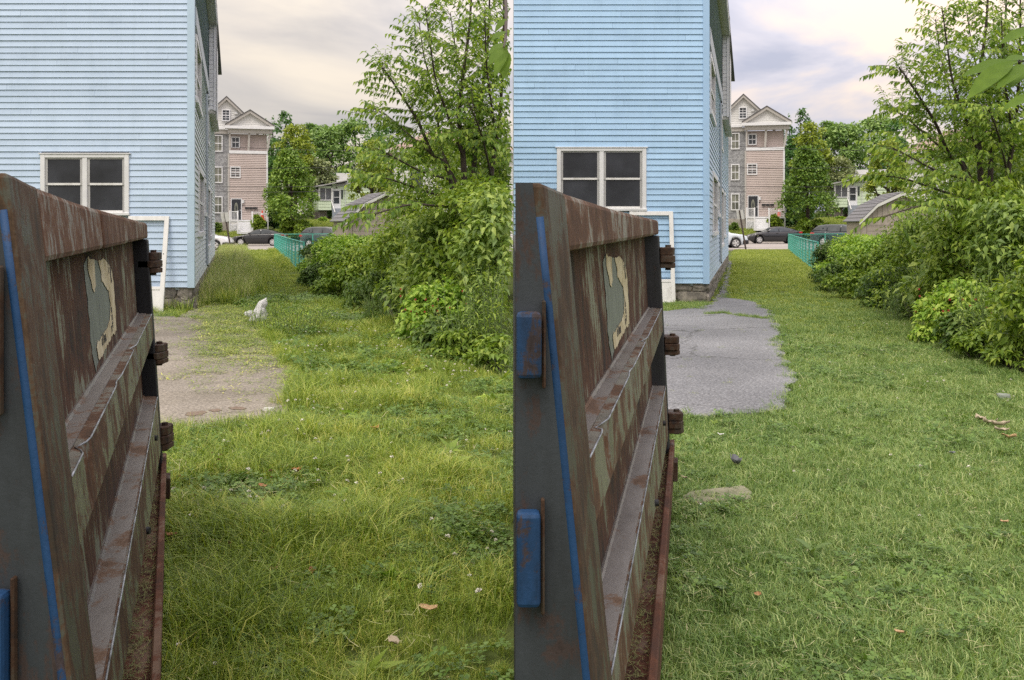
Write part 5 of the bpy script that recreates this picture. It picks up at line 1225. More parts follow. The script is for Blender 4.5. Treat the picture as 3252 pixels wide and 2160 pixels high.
for dx, wh_, sd in ((0, 'of the overgrown yard', 0), (1641, 'of the mown lawn', 50)):
    xm = 0.0 if dx == 0 else None
    kw = dict(dx=dx, xmax=xm)
    S_ = [
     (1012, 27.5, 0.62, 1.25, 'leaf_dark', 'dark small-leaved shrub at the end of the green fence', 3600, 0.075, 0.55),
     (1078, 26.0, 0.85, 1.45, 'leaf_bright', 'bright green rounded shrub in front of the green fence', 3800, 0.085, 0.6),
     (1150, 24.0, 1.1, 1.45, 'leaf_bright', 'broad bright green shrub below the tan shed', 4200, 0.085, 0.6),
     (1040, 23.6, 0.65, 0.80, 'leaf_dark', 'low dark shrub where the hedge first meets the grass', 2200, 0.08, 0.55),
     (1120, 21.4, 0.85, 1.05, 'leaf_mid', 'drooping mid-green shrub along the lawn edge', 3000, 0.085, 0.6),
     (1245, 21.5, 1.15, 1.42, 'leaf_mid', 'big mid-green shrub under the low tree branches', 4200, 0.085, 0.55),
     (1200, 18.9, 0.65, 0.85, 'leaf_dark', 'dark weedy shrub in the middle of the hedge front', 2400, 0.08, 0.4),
     (1330, 18.0, 0.95, 1.95, 'leaf_mid', 'tall leafy shrub left of the tree trunk', 3800, 0.09, 0.5),
     (1275, 17.0, 0.45, 0.75, 'leaf_dark', 'small dark shrub beside the dead twigs', 1600, 0.075, 0.45),
     (1420, 15.6, 0.75, 2.05, 'leaf_blue', 'bluish broad-leaved shrub with long pale canes', 2600, 0.13, 0.55),
     (1395, 13.4, 0.50, 0.92, 'leaf_yellow', 'yellow-green bramble with reddish berries', 2000, 0.085, 0.6),
     (1430, 12.4, 0.38, 0.55, 'leaf_dark', 'dark low bramble under the yellow-green leaves', 1300, 0.09, 0.6),
     (1510, 15.0, 0.8, 2.5, 'leaf_mid', 'dense tall shrub below the tree', 3200, 0.11, 0.5),
     (1580, 13.4, 0.45, 2.3, 'leaf_blue', 'tall pale-leaved shrub at the hedge corner', 1900, 0.12, 0.45),
     (1450, 21.5, 1.5, 3.9, 'leaf_mid', 'thick thicket behind the tree trunk', 7000, 0.10, 0.5),
     (1355, 25.5, 1.4, 1.5, 'leaf_bright', 'wide thicket between the shed and the tree', 4000, 0.09, 0.55),
     (1560, 18.8, 1.0, 3.9, 'leaf_mid', 'high thicket right of the tree trunk', 6500, 0.10, 0.5),
     (1465, 11.6, 0.30, 0.40, 'leaf_mid', 'low sprawling weed bush at the hedge foot', 900, 0.075, 0.5),
     (1590, 10.9, 0.30, 0.42, 'leaf_mid', 'small leafy weed bush on the lawn corner', 900, 0.075, 0.5),
    ]
    for k, (px, Y, rx, h, mt, lab, n, lf, rt) in enumerate(S_):
        shrub(px, Y, rx, h, mt, 400 + k + sd, 'shrub', lab + ' ' + wh_, int(n * 1.6), lf, ratio=rt, **kw)
    if dx:
        shrub(1730, 10.6, 0.6, 1.5, 'leaf_mid', 495, 'shrub', 'mid-green shrub past the near corner of the hedge ' + wh_, 3500, 0.10, **kw); shrub(1800, 13.5, 1.0, 2.3, 'leaf_bright', 496, 'shrub', 'tall bright shrub past the near corner of the hedge ' + wh_, 5000, 0.10, **kw)
    stand(1505, 11.9, 0.42, 1.15, 'leaf_blue', 470 + sd, 'goldenrod_clump', 'upright goldenrod stalks in front of the hedge ' + wh_, 46, 0.105, 0.24, **kw)
    stand(1585, 11.8, 0.36, 1.3, 'leaf_mid', 471 + sd, 'goldenrod_clump', 'tall goldenrod stalks at the hedge corner ' + wh_, 40, 0.105, 0.24, **kw)
    stand(1235, 16.6, 0.45, 0.7, 'leaf_dark', 472 + sd, 'goldenrod_clump', 'short dark goldenrod along the hedge foot ' + wh_, 46, 0.08, 0.25, **kw)
    stand(1290, 19.4, 0.6, 1.25, 'leaf_blue', 473 + sd, 'goldenrod_clump', 'grey-green goldenrod midway along the hedge ' + wh_, 60, 0.09, 0.25, **kw)
    stand(1065, 24.4, 0.22, 2.15, 'leaf_bright', 474 + sd, 'sapling', 'thin bright sapling poking above the hedge by the shed ' + wh_, 5, 0.16, 0.55, step=0.11, cat='sapling', group=None, low=0.4, **kw)
    # pale bare twigs, and long green canes
    x0 = (1283 + dx - CX) / F * 16.2; rt = thing('dead_twigs', 'pale dry twigs sticking out of the hedge ' + wh_, 'twigs', (x0, 16.2, 0)); rg = random.Random(9)
    for k in range(9):
        a = rg.uniform(-0.5, 0.5); MB().tube([(a * 0.3, 0, -0.02), (a * 0.7, -0.05, 0.3), (a + 0.1 * rg.random(), -0.12, 0.45 + 0.2 * rg.random())], [0.006, 0.004, 0.002], 4).build('twig', MATS['lattice_wood'], rt)
# berries on the brambles
for dx in (0, 1641):
    x0 = (1395 + dx - CX) / F * 13.4; rng = np.random.default_rng(77)
    host = [o for o in bpy.data.objects if o.parent is None and o.get('label', '').startswith('yellow-green bramble') and abs(o.location.x - x0) < 0.01][0]
    for k in range(26):
        a = -1.57 + rng.normal() * 0.8; z = 0.25 + 0.5 * rng.random(); m = MB(); m.rock((math.cos(a) * 0.52, math.sin(a) * 0.52, z), (0.022, 0.022, 0.024), k, 0.05, 1); m.build('berry', flat('berry_red', (0.30, 0.035, 0.03), rough=0.4) if 'berry_red' not in MATS else MATS['berry_red'], host)

# ---- the multi-stemmed tree over the hedge
def yard_tree(dx, label, xmax, seed):
    rng = np.random.default_rng(seed); Yb = 16.5; b = P(1497 + dx, 700, Yb); b.z = 0; root = thing('wild_cherry_tree', label, 'tree', b); org = np.array(b)
    stems_px = [
     [(1495, 690, 0), (1471, 509, 0.1), (1458, 375, 0.0), (1470, 240, -0.2), (1490, 90, -0.3), (1500, -80, -0.4)],
     [(1490, 680, 0), (1430, 570, -0.3), (1375, 493, -0.5), (1332, 396, -0.7), (1294, 332, -0.8), (1240, 250, -1.0), (1215, 215, -1.0)],
     [(1500, 690, 0), (1505, 560, 0.4), (1509, 455, 0.6), (1522, 375, 0.6), (1535, 257, 0.5), (1550, 120, 0.4), (1556, -60, 0.3)],
     [(1509, 690, 0), (1560, 560, 0.3), (1578, 444, 0.3), (1592, 300, 0.2), (1598, 160, 0.0), (1600, -40, -0.1)],
     [(1458, 600, 0.0), (1400, 470, 0.5), (1390, 380, 0.8), (1370, 270, 0.9), (1345, 170, 1.0), (1330, 60, 1.0)],
     [(1471, 500, 0.1), (1420, 360, -0.6), (1385, 260, -0.9), (1365, 130, -1.1), (1350, 20, -1.2)],
     [(1522, 375, 0.6), (1480, 270, 1.0), (1450, 170, 1.2), (1430, 40, 1.3)],
     [(1430, 570, -0.3), (1340, 545, -1.2), (1262, 505, -1.8), (1195, 470, -2.1)],
     [(1450, 640, 0.2), (1330, 600, -1.0), (1240, 570, -1.6), (1175, 560, -1.9)],
     [(1480, 660, -0.2), (1400, 655, -1.6), (1310, 650, -2.2), (1230, 668, -2.6), (1165, 690, -2.8)],
     [(1578, 444, 0.3), (1560, 330, -0.6), (1545, 200, -1.0), (1540, 60, -1.3)],
     [(1560, 560, 0.3), (1540, 470, -0.8), (1520, 400, -1.4), (1490, 330, -1.8)],
     [(1375, 493, -0.5), (1290, 420, -0.2), (1225, 365, 0.0), (1170, 340, 0.1)],
    ]
    C, D, U, Ln = [], [], [], []; tw = MB(org)
    def pt(px, py, dy): return P(px + dx, py, Yb + dy)
    for si, s in enumerate(stems_px):
        pts = [pt(*q) for q in s]; pts[0] = pts[0] if si not in (0, 1, 2, 3) else Vector((pts[0].x, pts[0].y, 0.0))
        r0 = (0.055, 0.036, 0.052, 0.045, 0.024, 0.022, 0.022, 0.018, 0.018, 0.017, 0.02, 0.017, 0.016)[si]
        if xmax is not None: pts = [Vector((min(p.x, xmax - 0.10), p.y, p.z)) for p in pts]
        fine = []; m = len(pts)
        for i in range(m - 1):
            p0, p1, p2, p3 = pts[max(i - 1, 0)], pts[i], pts[i + 1], pts[min(i + 2, m - 1)]
            for k in range(8):
                t = k / 8; fine.append(0.5 * ((2 * p1) + (p2 - p0) * t + (2 * p0 - 5 * p1 + 4 * p2 - p3) * t * t + (3 * p1 - p0 - 3 * p2 + p3) * t ** 3))
        fine.append(pts[-1]); nf = len(fine)
        MB(org).tube(fine, [r0 * (1 - 0.85 * i / nf) + 0.004 for i in range(nf)], 7).build('trunk' if si < 4 else 'limb', MATS['bark'], root, smooth=True)
        # side twigs carry alternate drooping leaves
        lenT = sum((fine[i + 1] - fine[i]).length for i in range(nf - 1)); ntw = int(lenT * (15 if si < 4 else (17 if si not in (7, 8, 9) else (10 if si < 9 else 6))))
        for k in range(ntw):
            f = (0.22 if si < 4 else 0.12) + (0.78 if si < 4 else 0.88) * ((k + rng.random()) / ntw); i = min(nf - 2, int(f * (nf - 1))); o = fine[i]
            ax = (fine[i + 1] - fine[i]).normalized(); a = rng.random() * 6.283
            side = Vector((math.cos(a), math.sin(a), 0.15)); side = (side - ax * side.dot(ax) * 0.8).normalized()
            d = (side * 0.9 + ax * 0.65 + Vector((0, 0, 0.1))).normalized(); ln = (0.35 + 0.75 * rng.random()) * (1.15 - 0.55 * f)
            p = o.copy(); tp = [p.copy()]; nseg = max(3, int(ln / 0.05))
            for q in range(nseg):
                d = (d + Vector((rng.normal() * 0.07, rng.normal() * 0.07, -0.03 + rng.normal() * 0.05))).normalized(); p = p + d * (ln / nseg); tp.append(p.copy())
                if q >= 1:
                    s_ = d.cross(Vector((0, 0, 1))).normalized() * (1 if q % 2 else -1)
                    C.append(p); D.append(s_ * 0.75 + d * 0.55 + Vector((0, 0, -0.42 - 0.35 * rng.random()))); U.append(Vector((0, 0, 1)) + s_ * 0.5 + Vector(rng.normal(size=3) * 0.25)); Ln.append(0.082 + 0.06 * rng.random())
                    if rng.random() < 0.45: C.append(p); D.append(-s_ * 0.7 + d * 0.6 + Vector((0, 0, -0.4))); U.append(Vector((0, 0, 1)) + Vector(rng.normal(size=3) * 0.3)); Ln.append(0.078 + 0.055 * rng.random())
            if xmax is None or max(q.x for q in tp) < xmax - 0.02: tw.tube(tp[::2] if len(tp) > 4 else tp, [0.006] + [0.0025] * (len(tp[::2] if len(tp) > 4 else tp) - 1), 4)
    C, D, U, Ln = np.array(C), nrm(np.array(D)), np.array(U), np.array(Ln)
    if xmax is not None:
        kp = np.maximum(C[:, 0], C[:, 0] + D[:, 0] * Ln) < xmax - 0.012; C, D, U, Ln = C[kp], D[kp], U[kp], Ln[kp]
    o = leaf_obj('foliage', C, D, U, Ln, Ln * 0.42, 'leaf_tree', root, org, rng, fold=0.14, droop=0.3); o['kind'] = 'stuff'
    tw.build('twigs', MATS['bark'], root)['kind'] = 'stuff'
    # one low branch reaches towards the viewer and carries large leaves
    if dx == 0: path = [P(1596, -40, 16.2), P(1604, -40, 10), P(1608, 40, 6), P(1606, 120, 4.2), P(1600, 150, 3.6)]; tips = [((1606, 138), (1552, 158), 3.8), ((1604, 150), (1548, 196), 3.7), ((1608, 152), (1570, 232), 3.9), ((1606, 100), (1560, 118), 4.4), ((1608, 60), (1572, 92), 5.2), ((1612, 165), (1598, 240), 3.9), ((1611, 310), (1568, 318), 5.0), ((1612, 300), (1580, 282), 5.2)]
    else: path = [P(3241, -40, 16.2), P(3290, -60, 9), P(3330, 60, 5), P(3290, 190, 3.8), P(3235, 196, 3.6)]; tips = [((3215, 195), (3075, 290), 3.5), ((3230, 196), (3066, 215), 3.6), ((3215, 190), (3118, 275), 3.7), ((3262, 205), (3170, 262), 3.5), ((3275, 205), (3205, 265), 3.6), ((3270, 185), (3195, 178), 3.7), ((3300, 300), (3190, 330), 5), ((3290, 90), (3180, 120), 4.2)]
    MB(org).tube(path, [0.02, 0.014, 0.010, 0.006, 0.003], 6).build('low_branch', MATS['bark'], root)
    for k, (a, t, Y) in enumerate(tips):
        A, T = P(a[0], a[1], Y), P(t[0], t[1], Y - 0.12); d = T - A; ln = d.length
        if xmax is not None and max(A.x, T.x) > xmax - 0.005: A.x = min(A.x, xmax - 0.006)
        rows = 7; pts = []; fs = []; s_ = d.cross(Vector((0, -0.6, 1))).normalized(); u_ = s_.cross(d).normalized()
        for i in range(rows):
            f = i / (rows - 1); w = ln * 0.135 * math.sin(math.pi * min(1, 0.03 + f ** 0.85 * 0.96)) ** 0.9; c = A + d * f - u_ * ln * 0.12 * f * f
            pts += [c + s_ * w + u_ * w * 0.25, c, c - s_ * w + u_ * w * 0.25]
        for i in range(rows - 1):
            for j in range(2): q = i * 3 + j; fs.append((q, q + 1, q + 4, q + 3))
        if xmax is not None: pts = [Vector((min(p.x, xmax - 0.004), p.y, p.z)) for p in pts]
        m = MB(org); m.add(pts, fs); m.build('large_leaf', MATS['leaf_large'], root, smooth=True)
    return root
yard_tree(0, 'multi-stemmed young tree rising from the hedge of the overgrown yard', 0.0, 900)
yard_tree(1641, 'multi-stemmed young tree rising from the hedge of the mown lawn', None, 901)
# ------------------------------------------------------------------ grass, clover, litter
leafmat('grass_wild', [(0.0, (0.060, 0.095, 0.013)), (0.4, (0.116, 0.170, 0.023)), (0.75, (0.192, 0.240, 0.038)), (1.0, (0.34, 0.33, 0.10))], patch=1.0, pscale=1.1, trans=0.3, tint=(1.1, 1.1, 0.5), gain=2.05)  # warmer light of the overgrown yard put into the blade colours
leafmat('grass_mown', [(0.0, (0.055, 0.095, 0.024)), (0.4, (0.092, 0.158, 0.038)), (0.75, (0.155, 0.215, 0.062)), (1.0, (0.27, 0.31, 0.13))], patch=1.0, pscale=0.8, trans=0.3, tint=(1.1, 1.1, 0.6), gain=1.9)  # cooler light of the mown yard put into the blade colours
leafmat('grass_vivid', [(0.0, (0.115, 0.160, 0.022)), (0.5, (0.185, 0.235, 0.040)), (1.0, (0.30, 0.325, 0.085))], patch=0.7, pscale=0.5, trans=0.3, gain=1.65)  # yellower blade colour for the far and middle grass
leafmat('grass_tall', [(0.0, (0.10, 0.155, 0.028)), (0.45, (0.175, 0.24, 0.052)), (0.8, (0.30, 0.33, 0.11)), (1.0, (0.46, 0.40, 0.22))], patch=0.5, pscale=0.7, trans=0.25, gain=1.9)
leafmat('clover_leaf', [(0.0, (0.055, 0.105, 0.020)), (0.5, (0.095, 0.17, 0.032)), (1.0, (0.16, 0.25, 0.055))], patch=0.4, pscale=1.0, trans=0.3)
leafmat('straw', [(0.0, (0.16, 0.19, 0.055)), (0.5, (0.30, 0.32, 0.13)), (1.0, (0.46, 0.42, 0.24))], trans=0.15)
flat('clover_flower', (0.74, 0.72, 0.62), rough=0.8); flat('clover_brown', (0.20, 0.085, 0.05), rough=0.9)
nmat('dead_leaf', [(0.3, (0.24, 0.10, 0.04)), (0.7, (0.48, 0.26, 0.12))], scale=14, rough=0.8)

def blades(name, mat, n, rad, h0, h1, width, lean, seed, seg=2):
    rng = np.random.default_rng(seed); a = rng.random(n) * 6.283; r = rad * np.sqrt(rng.random(n)); b = np.stack([np.cos(a) * r, np.sin(a) * r, np.zeros(n)], 1)
    h = h0 + (h1 - h0) * rng.random(n) ** 1.3; g = rng.random(n) * 6.283; ld = np.stack([np.cos(g), np.sin(g), np.zeros(n)], 1); s = np.stack([-np.sin(g), np.cos(g), np.zeros(n)], 1)
    s = nrm(s + ld * rng.normal(size=(n, 1)) * 0.8); L = (lean * (0.3 + rng.random(n)))[:, None]; hh = h[:, None]; w = (width * (0.7 + 0.6 * rng.random(n)))[:, None]
    z = np.array([0, 0, 1.0])
    m = b + ld * hh * L * 0.35 + z * hh * 0.62; t = b + ld * hh * L * 1.15 + z * hh * (1.0 - 0.25 * L)
    v = np.stack([b - s * w * 0.5, b + s * w * 0.5, m + s * w * 0.42, m - s * w * 0.42, t], 1)
    tr = np.array([[0, 1, 2], [0, 2, 3], [3, 2, 4]], np.int32)
    me = tri_obj(name, v, tr, mat, False, rng.random(n)); me.materials.append(MATS[mat]); return bpy.data.objects.new(name, me)
def clover(name, n, rad, seed, size=0.011, h=0.07):
    rng = np.random.default_rng(seed); c = []; d = []; 
    for k in range(n):
        a = rng.random() * 6.283; r = rad * math.sqrt(rng.random()); z = h * (0.45 + 0.6 * rng.random()); q = rng.random() * 6.283; tl = rng.normal(size=2) * 0.25
        for j in range(3):
            t = q + j * 2.094; c.append([math.cos(a) * r, math.sin(a) * r, z]); d.append([math.cos(t), math.sin(t), 0.12 + tl[0] * math.cos(t) + tl[1] * math.sin(t)])
    c = np.array(c); d = np.array(d); ln = size * (0.8 + 0.5 * rng.random(len(c))) * 1.5
    o = leaf_obj(name, c, d, np.tile([0, 0, 1.0], (len(c), 1)), ln, ln * 0.95, 'clover_leaf', False, (0, 0, 0), rng, fold=0.05, droop=0.05, rnd=np.repeat(rng.random(n), 3), wide=0.62)
    o.materials.append(MATS['clover_leaf']); return bpy.data.objects.new(name, o)
def flower(name, mat, seed, r=0.009, h=0.10):
    rng = np.random.default_rng(seed); m = MB()
    for k in range(22):
        q = nrm(rng.normal(size=3)); q[2] = abs(q[2]) * 1.0 - 0.25; a = Vector(q) * r; s = Vector(nrm(np.cross(q, rng.normal(size=3)))) * r * 0.28
        m.add([Vector((0, 0, h)) + a * 0.25 - s, Vector((0, 0, h)) + a * 0.25 + s, Vector((0, 0, h)) + a * 1.15 + s * 0.6, Vector((0, 0, h)) + a * 1.15 - s * 0.6], [(0, 1, 2, 3)])
    me = m.mesh(name); me.materials.append(MATS[mat]); return bpy.data.objects.new(name, me)
def strands(name, mat, n, rad, l0, l1, w, seed):
    rng = np.random.default_rng(seed); a = rng.random(n) * 6.283; r = rad * np.sqrt(rng.random(n)); b = np.stack([np.cos(a) * r, np.sin(a) * r, 0.005 + 0.035 * rng.random(n)], 1); g = rng.random(n) * 6.283
    ln = (l0 + (l1 - l0) * rng.random(n) ** 2)[:, None]; d = np.stack([np.cos(g), np.sin(g), rng.normal(size=n) * 0.18], 1); s = np.stack([-np.sin(g), np.cos(g), np.zeros(n)], 1) * w * 0.5; c = s / w * ln * 0.12
    v = np.stack([b - s, b + s, b + d * ln * 0.5 + s + c, b + d * ln * 0.5 - s + c, b + d * ln], 1)
    me = tri_obj(name, v, np.array([[0, 1, 2], [0, 2, 3], [3, 2, 4]], np.int32), mat, False, rng.random(n)); me.materials.append(MATS[mat]); return bpy.data.objects.new(name, me)

def scatter(name, label, cat, protos, x, y, z, scale, rng, tilt=0.12):
    n = len(x)
    if n == 0: return
    me = bpy.data.meshes.new(name); me.vertices.add(n); me.vertices.foreach_set('co', np.stack([x, y, z], 1).astype(np.float32).reshape(-1)); me.update()
    rot = np.stack([rng.normal(size=n) * tilt, rng.normal(size=n) * tilt, rng.random(n) * 6.283], 1).astype(np.float32)
    a = me.attributes.new('rot', 'FLOAT_VECTOR', 'POINT'); a.data.foreach_set('vector', rot.reshape(-1))
    a = me.attributes.new('scl', 'FLOAT', 'POINT'); a.data.foreach_set('value', np.broadcast_to(scale, (n,)).astype(np.float32).copy())
    a = me.attributes.new('pick', 'INT', 'POINT'); a.data.foreach_set('value', rng.integers(0, len(protos), n).astype(np.int32))
    o = link(name, me, None); tag(o, label, cat, kind='stuff')
    ng = bpy.data.node_groups.new(name + '_nodes', 'GeometryNodeTree'); ng.interface.new_socket('Geometry', in_out='INPUT', socket_type='NodeSocketGeometry'); ng.interface.new_socket('Geometry', in_out='OUTPUT', socket_type='NodeSocketGeometry')
    nd, lk = ng.nodes, ng.links; gi = nd.new('NodeGroupInput'); go = nd.new('NodeGroupOutput'); ip = nd.new('GeometryNodeInstanceOnPoints'); jn = nd.new('GeometryNodeJoinGeometry')
    for pr in protos:
        oi = nd.new('GeometryNodeObjectInfo'); oi.inputs['Object'].default_value = pr; oi.inputs['As Instance'].default_value = True; lk.new(oi.outputs['Geometry'], jn.inputs[0])
    def at(nm, ty): q = nd.new('GeometryNodeInputNamedAttribute'); q.data_type = ty; q.inputs['Name'].default_value = nm; return q.outputs['Attribute']
    er = nd.new('FunctionNodeEulerToRotation'); lk.new(at('rot', 'FLOAT_VECTOR'), er.inputs[0])
    lk.new(gi.outputs[0], ip.inputs['Points']); lk.new(jn.outputs[0], ip.inputs['Instance']); ip.inputs['Pick Instance'].default_value = True
    lk.new(at('pick', 'INT'), ip.inputs['Instance Index']); lk.new(er.outputs[0], ip.inputs['Rotation']); lk.new(at('scl', 'FLOAT'), ip.inputs['Scale']); lk.new(ip.outputs[0], go.inputs[0])
    md = o.modifiers.new('scatter', 'NODES'); md.node_group = ng
    return o

HED_Y = np.array([2, 9.9, 10, 11.1, 12.1, 15.7, 18, 23, 25, 40.2, 64]); HED_P = np.array([2300, 1900, 1617, 1475, 1370, 1293, 1165, 1050, 945, 926, 872])
_sv = (dL[5], dR[5])
def yard_points(side, y0, y1, dens, rng, p0=None, p1=None, hedge_pad=0, keep_patch=False, margin=0.0):
    wmax = (0.56 if side == 'L' else 0.74 if y1 < 14.5 else 0.60) * y1; area = (wmax + 0.1) * (y1 - y0); n = int(area * dens)
    y = y0 + (y1 - y0) * rng.random(n); x = rng.random(n) * (wmax + 0.1) * (-1 if side == 'L' else 1)
    if side == 'R': x += 0.002
    px = CX + F * x / y; pl = px if side == 'L' else px - 1640
    k = (pl < np.interp(y, HED_Y, HED_P) + hedge_pad) & (pl > (-60 if side == 'L' else -14))
    yc, c0, v0 = (18.47, 614, 739) if side == 'L' else (20.42, 608, 733)
    wall = v0 - (v0 - c0) * yc / np.maximum(y, 1e-3)
    k &= ~((y > yc - 0.02) & (pl < wall + 25.0 / y * 6))
    Yn, Yf, sx = _sv[0 if side == 'L' else 1]
    k &= ~((y < Yf + 0.1) & (x < sx(y) + 0.005))
    if side == 'L': k &= x < -0.01
    ins = in_poly(PATCH_XY[side], x, y); k &= ins if keep_patch else ~ins
    if p0 is not None: k &= pl > np.interp(y, *p0)
    if p1 is not None: k &= pl < np.interp(y, *p1)
    return x[k], y[k]
def thin(x, y, rng, fn): k = rng.random(len(x)) < fn(x, y); return x[k], y[k]
def vnoise(x, y, s, o=0.0): return np.array([mnoise.noise(Vector((a * s + o, b * s, o))) for a, b in zip(x, y)])

wild = [blades('wild_blades', 'grass_wild', 56, 0.08, 0.04, 0.16, 0.0032, 0.95, 10 + k) for k in range(5)]
mown = [blades('mown_blades', 'grass_mown', 64, 0.08, 0.018, 0.06, 0.0029, 1.0, 20 + k) for k in range(5)]
vivid = [blades('vivid_blades', 'grass_vivid', 40, 0.10, 0.02, 0.06, 0.007, 0.7, 30 + k) for k in range(4)]
tall = [blades('tall_blades', 'grass_tall', 46, 0.14, 0.25, 0.62, 0.006, 0.42, 40 + k) for k in range(5)]
heads = [blades('seed_stalks', 'straw', 16, 0.16, 0.45, 0.85, 0.006, 0.4, 48 + k) for k in range(3)]
tallgreen = [blades('tall_green_blades', 'grass_wild', 46, 0.14, 0.15, 0.42, 0.009, 0.55, 45 + k) for k in range(4)]
clov = [clover('clover_clump', 22, 0.085, 50 + k) for k in range(4)]
clovs = [clover('clover_low_clump', 20, 0.085, 60 + k, h=0.04) for k in range(3)]
flw = [flower('clover_head', 'clover_flower', 70 + k, 0.0085 + 0.001 * k, 0.09 + 0.015 * k) for k in range(3)]; flb = [flower('clover_seed_head', 'clover_brown', 75, 0.0075, 0.10)]
strw = [strands('cut_strands', 'straw', 9, 0.13, 0.02, 0.085, 0.0019, 80 + k) for k in range(4)]
clip = [strands('green_clippings', 'grass_wild', 40, 0.12, 0.012, 0.05, 0.009, 90 + k) for k in range(3)]

rng = np.random.default_rng(12345)
Z = lambda x: np.zeros(len(x))
def sc_(n, a=0.7, b=1.35): return a + (b - a) * rng.random(n)
# overgrown yard
bands = ((2.8, 5.5, 330, 1.0), (5.5, 9, 230, 1.05), (9, 14, 130, 1.15), (14, 20, 75, 1.3), (20, 32, 40, 1.6), (32, 64, 18, 2.2))
for side, protos, nm, lab in (('L', wild, 'lawn_grass', 'long uneven weedy grass of the overgrown yard'), ('R', mown, 'lawn_grass', 'short freshly mown grass of the right yard')):
    X, Y, S = [], [], []
    for y0, y1, dn, s in bands:
        x, y = yard_points(side, y0, y1, dn * (1.0 if side == 'L' else 1.25), rng, hedge_pad=40)
        q = sc_(len(x)) * s * (1.0 if y0 < 20 else 0.85)
        if side == 'L':                                   # part of the yard already has a mown strip
            q *= np.where((y > 9) & (y < 20), 0.75, 1.0); q *= np.where(y > 20, 0.55, 1.0)
            q *= 0.55 + 1.1 * np.clip(vnoise(x, y, 1.3) + 0.35, 0, 1)
            right = np.clip((x / y - (1330 - CX) / F) * 12 + 0.5, 0, 1); q *= 1 - 0.35 * right * (y < 9)
        X.append(x); Y.append(y); S.append(q)
    X, Y, S = map(np.concatenate, (X, Y, S)); far = Y > 21 + rng.normal(size=len(Y)) * 3.5
    scatter(nm, lab, 'grass', protos, X[~far], Y[~far], Z(X[~far]), S[~far], rng)
    scatter(nm, ('yellow-green strip of short grass beside the tall grass' if side == 'L' else 'yellow-green mown grass leading to the street'), 'grass', vivid, X[far], Y[far], Z(X[far]), S[far] * (1.3 if side == 'L' else 0.8), rng)
    if side == 'R':
        x, y = yard_points('R', 9, 22, 55, rng); x, y = thin(x, y, rng, lambda x, y: (y - 9) / 13 * 1.0)
        scatter('lawn_grass', 'yellowish mown grass in the middle of the right yard', 'grass', vivid, x, y, Z(x), sc_(len(x), 0.7, 1.1), rng)
    else:
        x, y = yard_points('L', 9, 22, 45, rng, p0=((9, 12, 16, 22), (900, 960, 880, 800))); x, y = thin(x, y, rng, lambda x, y: np.clip((y - 8) / 9, 0.15, 0.9))
        scatter('lawn_grass', 'yellow-green short grass between the hedge and the pavement', 'grass', vivid, x, y, Z(x), sc_(len(x), 0.7, 1.1), rng)
# tall seeding grass against the pale blue house
x, y = yard_points('L', 18.2, 62, 26, rng, p1=((18, 21, 24, 30, 45, 62), (655, 800, 830, 805, 790, 780))); x, y = thin(x, y, rng, lambda x, y: np.where(y < 20, 0.75, 1.0))
scatter('tall_grass', 'tall pale seeding grass along the side of the pale blue house', 'grass', tall, x, y, Z(x), sc_(len(x), 0.55, 1.05) * np.where(y < 21, 0.7, 1.0), rng)
x, y = yard_points('L', 18.8, 60, 10, rng, p1=((18, 21, 24, 30, 45, 62), (655, 790, 820, 795, 785, 775)))
scatter('tall_grass', 'straw coloured seed stalks standing above the tall grass by the pale blue house', 'grass', heads, x, y, Z(x), sc_(len(x), 0.6, 1.0), rng)
x, y = yard_points('L', 18.2, 50, 12, rng, p1=((18, 21, 24, 30, 45, 62), (670, 815, 845, 820, 800, 780)))
scatter('tall_grass', 'greener tall grass at the edge of the mown strip', 'grass', tallgreen, x, y, Z(x), sc_(len(x), 0.6, 1.1), rng)
# unmown tufts along the fence and the pavement edge
x, y = yard_points('L', 36, 63, 10, rng, p0=((36, 63), (880, 850)))
scatter('tall_grass', 'grass tufts along the foot of the green fence', 'grass', tallgreen, x, y, Z(x), sc_(len(x), 0.5, 0.9), rng)
x, y = yard_points('R', 38, 63, 6, rng, p0=((36, 63), (890, 858)))
scatter('tall_grass', 'short tufts along the green fence of the mown lawn', 'grass', tallgreen, x, y, Z(x), sc_(len(x), 0.3, 0.55), rng)
# clover and flower heads
x, y = yard_points('L', 2.8, 10, 170, rng, hedge_pad=10); x, y = thin(x, y, rng, lambda x, y: np.clip(0.42 + 1.6 * vnoise(x, y, 1.1, 5.0), 0.05, 1)); scatter('clover', 'patches of clover leaves in the long grass', 'clover', clov, x, y, Z(x), sc_(len(x), 0.8, 1.3), rng, 0.2)
x, y = yard_points('L', 10, 22, 40, rng, hedge_pad=10); x, y = thin(x, y, rng, lambda x, y: np.clip(0.6 + 1.6 * vnoise(x, y, 0.7, 5.0), 0.05, 1)); scatter('clover', 'clover spreading across the middle of the overgrown yard', 'clover', clov, x, y, Z(x), sc_(len(x), 1.2, 2.0), rng, 0.2)
x, y = yard_points('R', 2.8, 14, 60, rng, hedge_pad=10); x, y = thin(x, y, rng, lambda x, y: np.clip(0.35 + 1.8 * vnoise(x, y, 1.0, 9.0), 0.03, 1)); scatter('clover', 'low clover patches in the mown lawn', 'clover', clovs, x, y, Z(x), sc_(len(x), 0.8, 1.3), rng, 0.2)
x, y = yard_points('L', 3, 17, 42, rng); x, y = thin(x, y, rng, lambda x, y: np.clip(0.35 + 2.0 * vnoise(x, y, 0.8, 2.0), 0.06, 1) * np.clip(1.35 - (CX + F * x / y) / 1500, 0.1, 1)); scatter('clover_flowers', 'white clover flower heads dotted through the long grass', 'flowers', flw, x, y, Z(x), sc_(len(x), 0.8, 1.3), rng, 0.25)
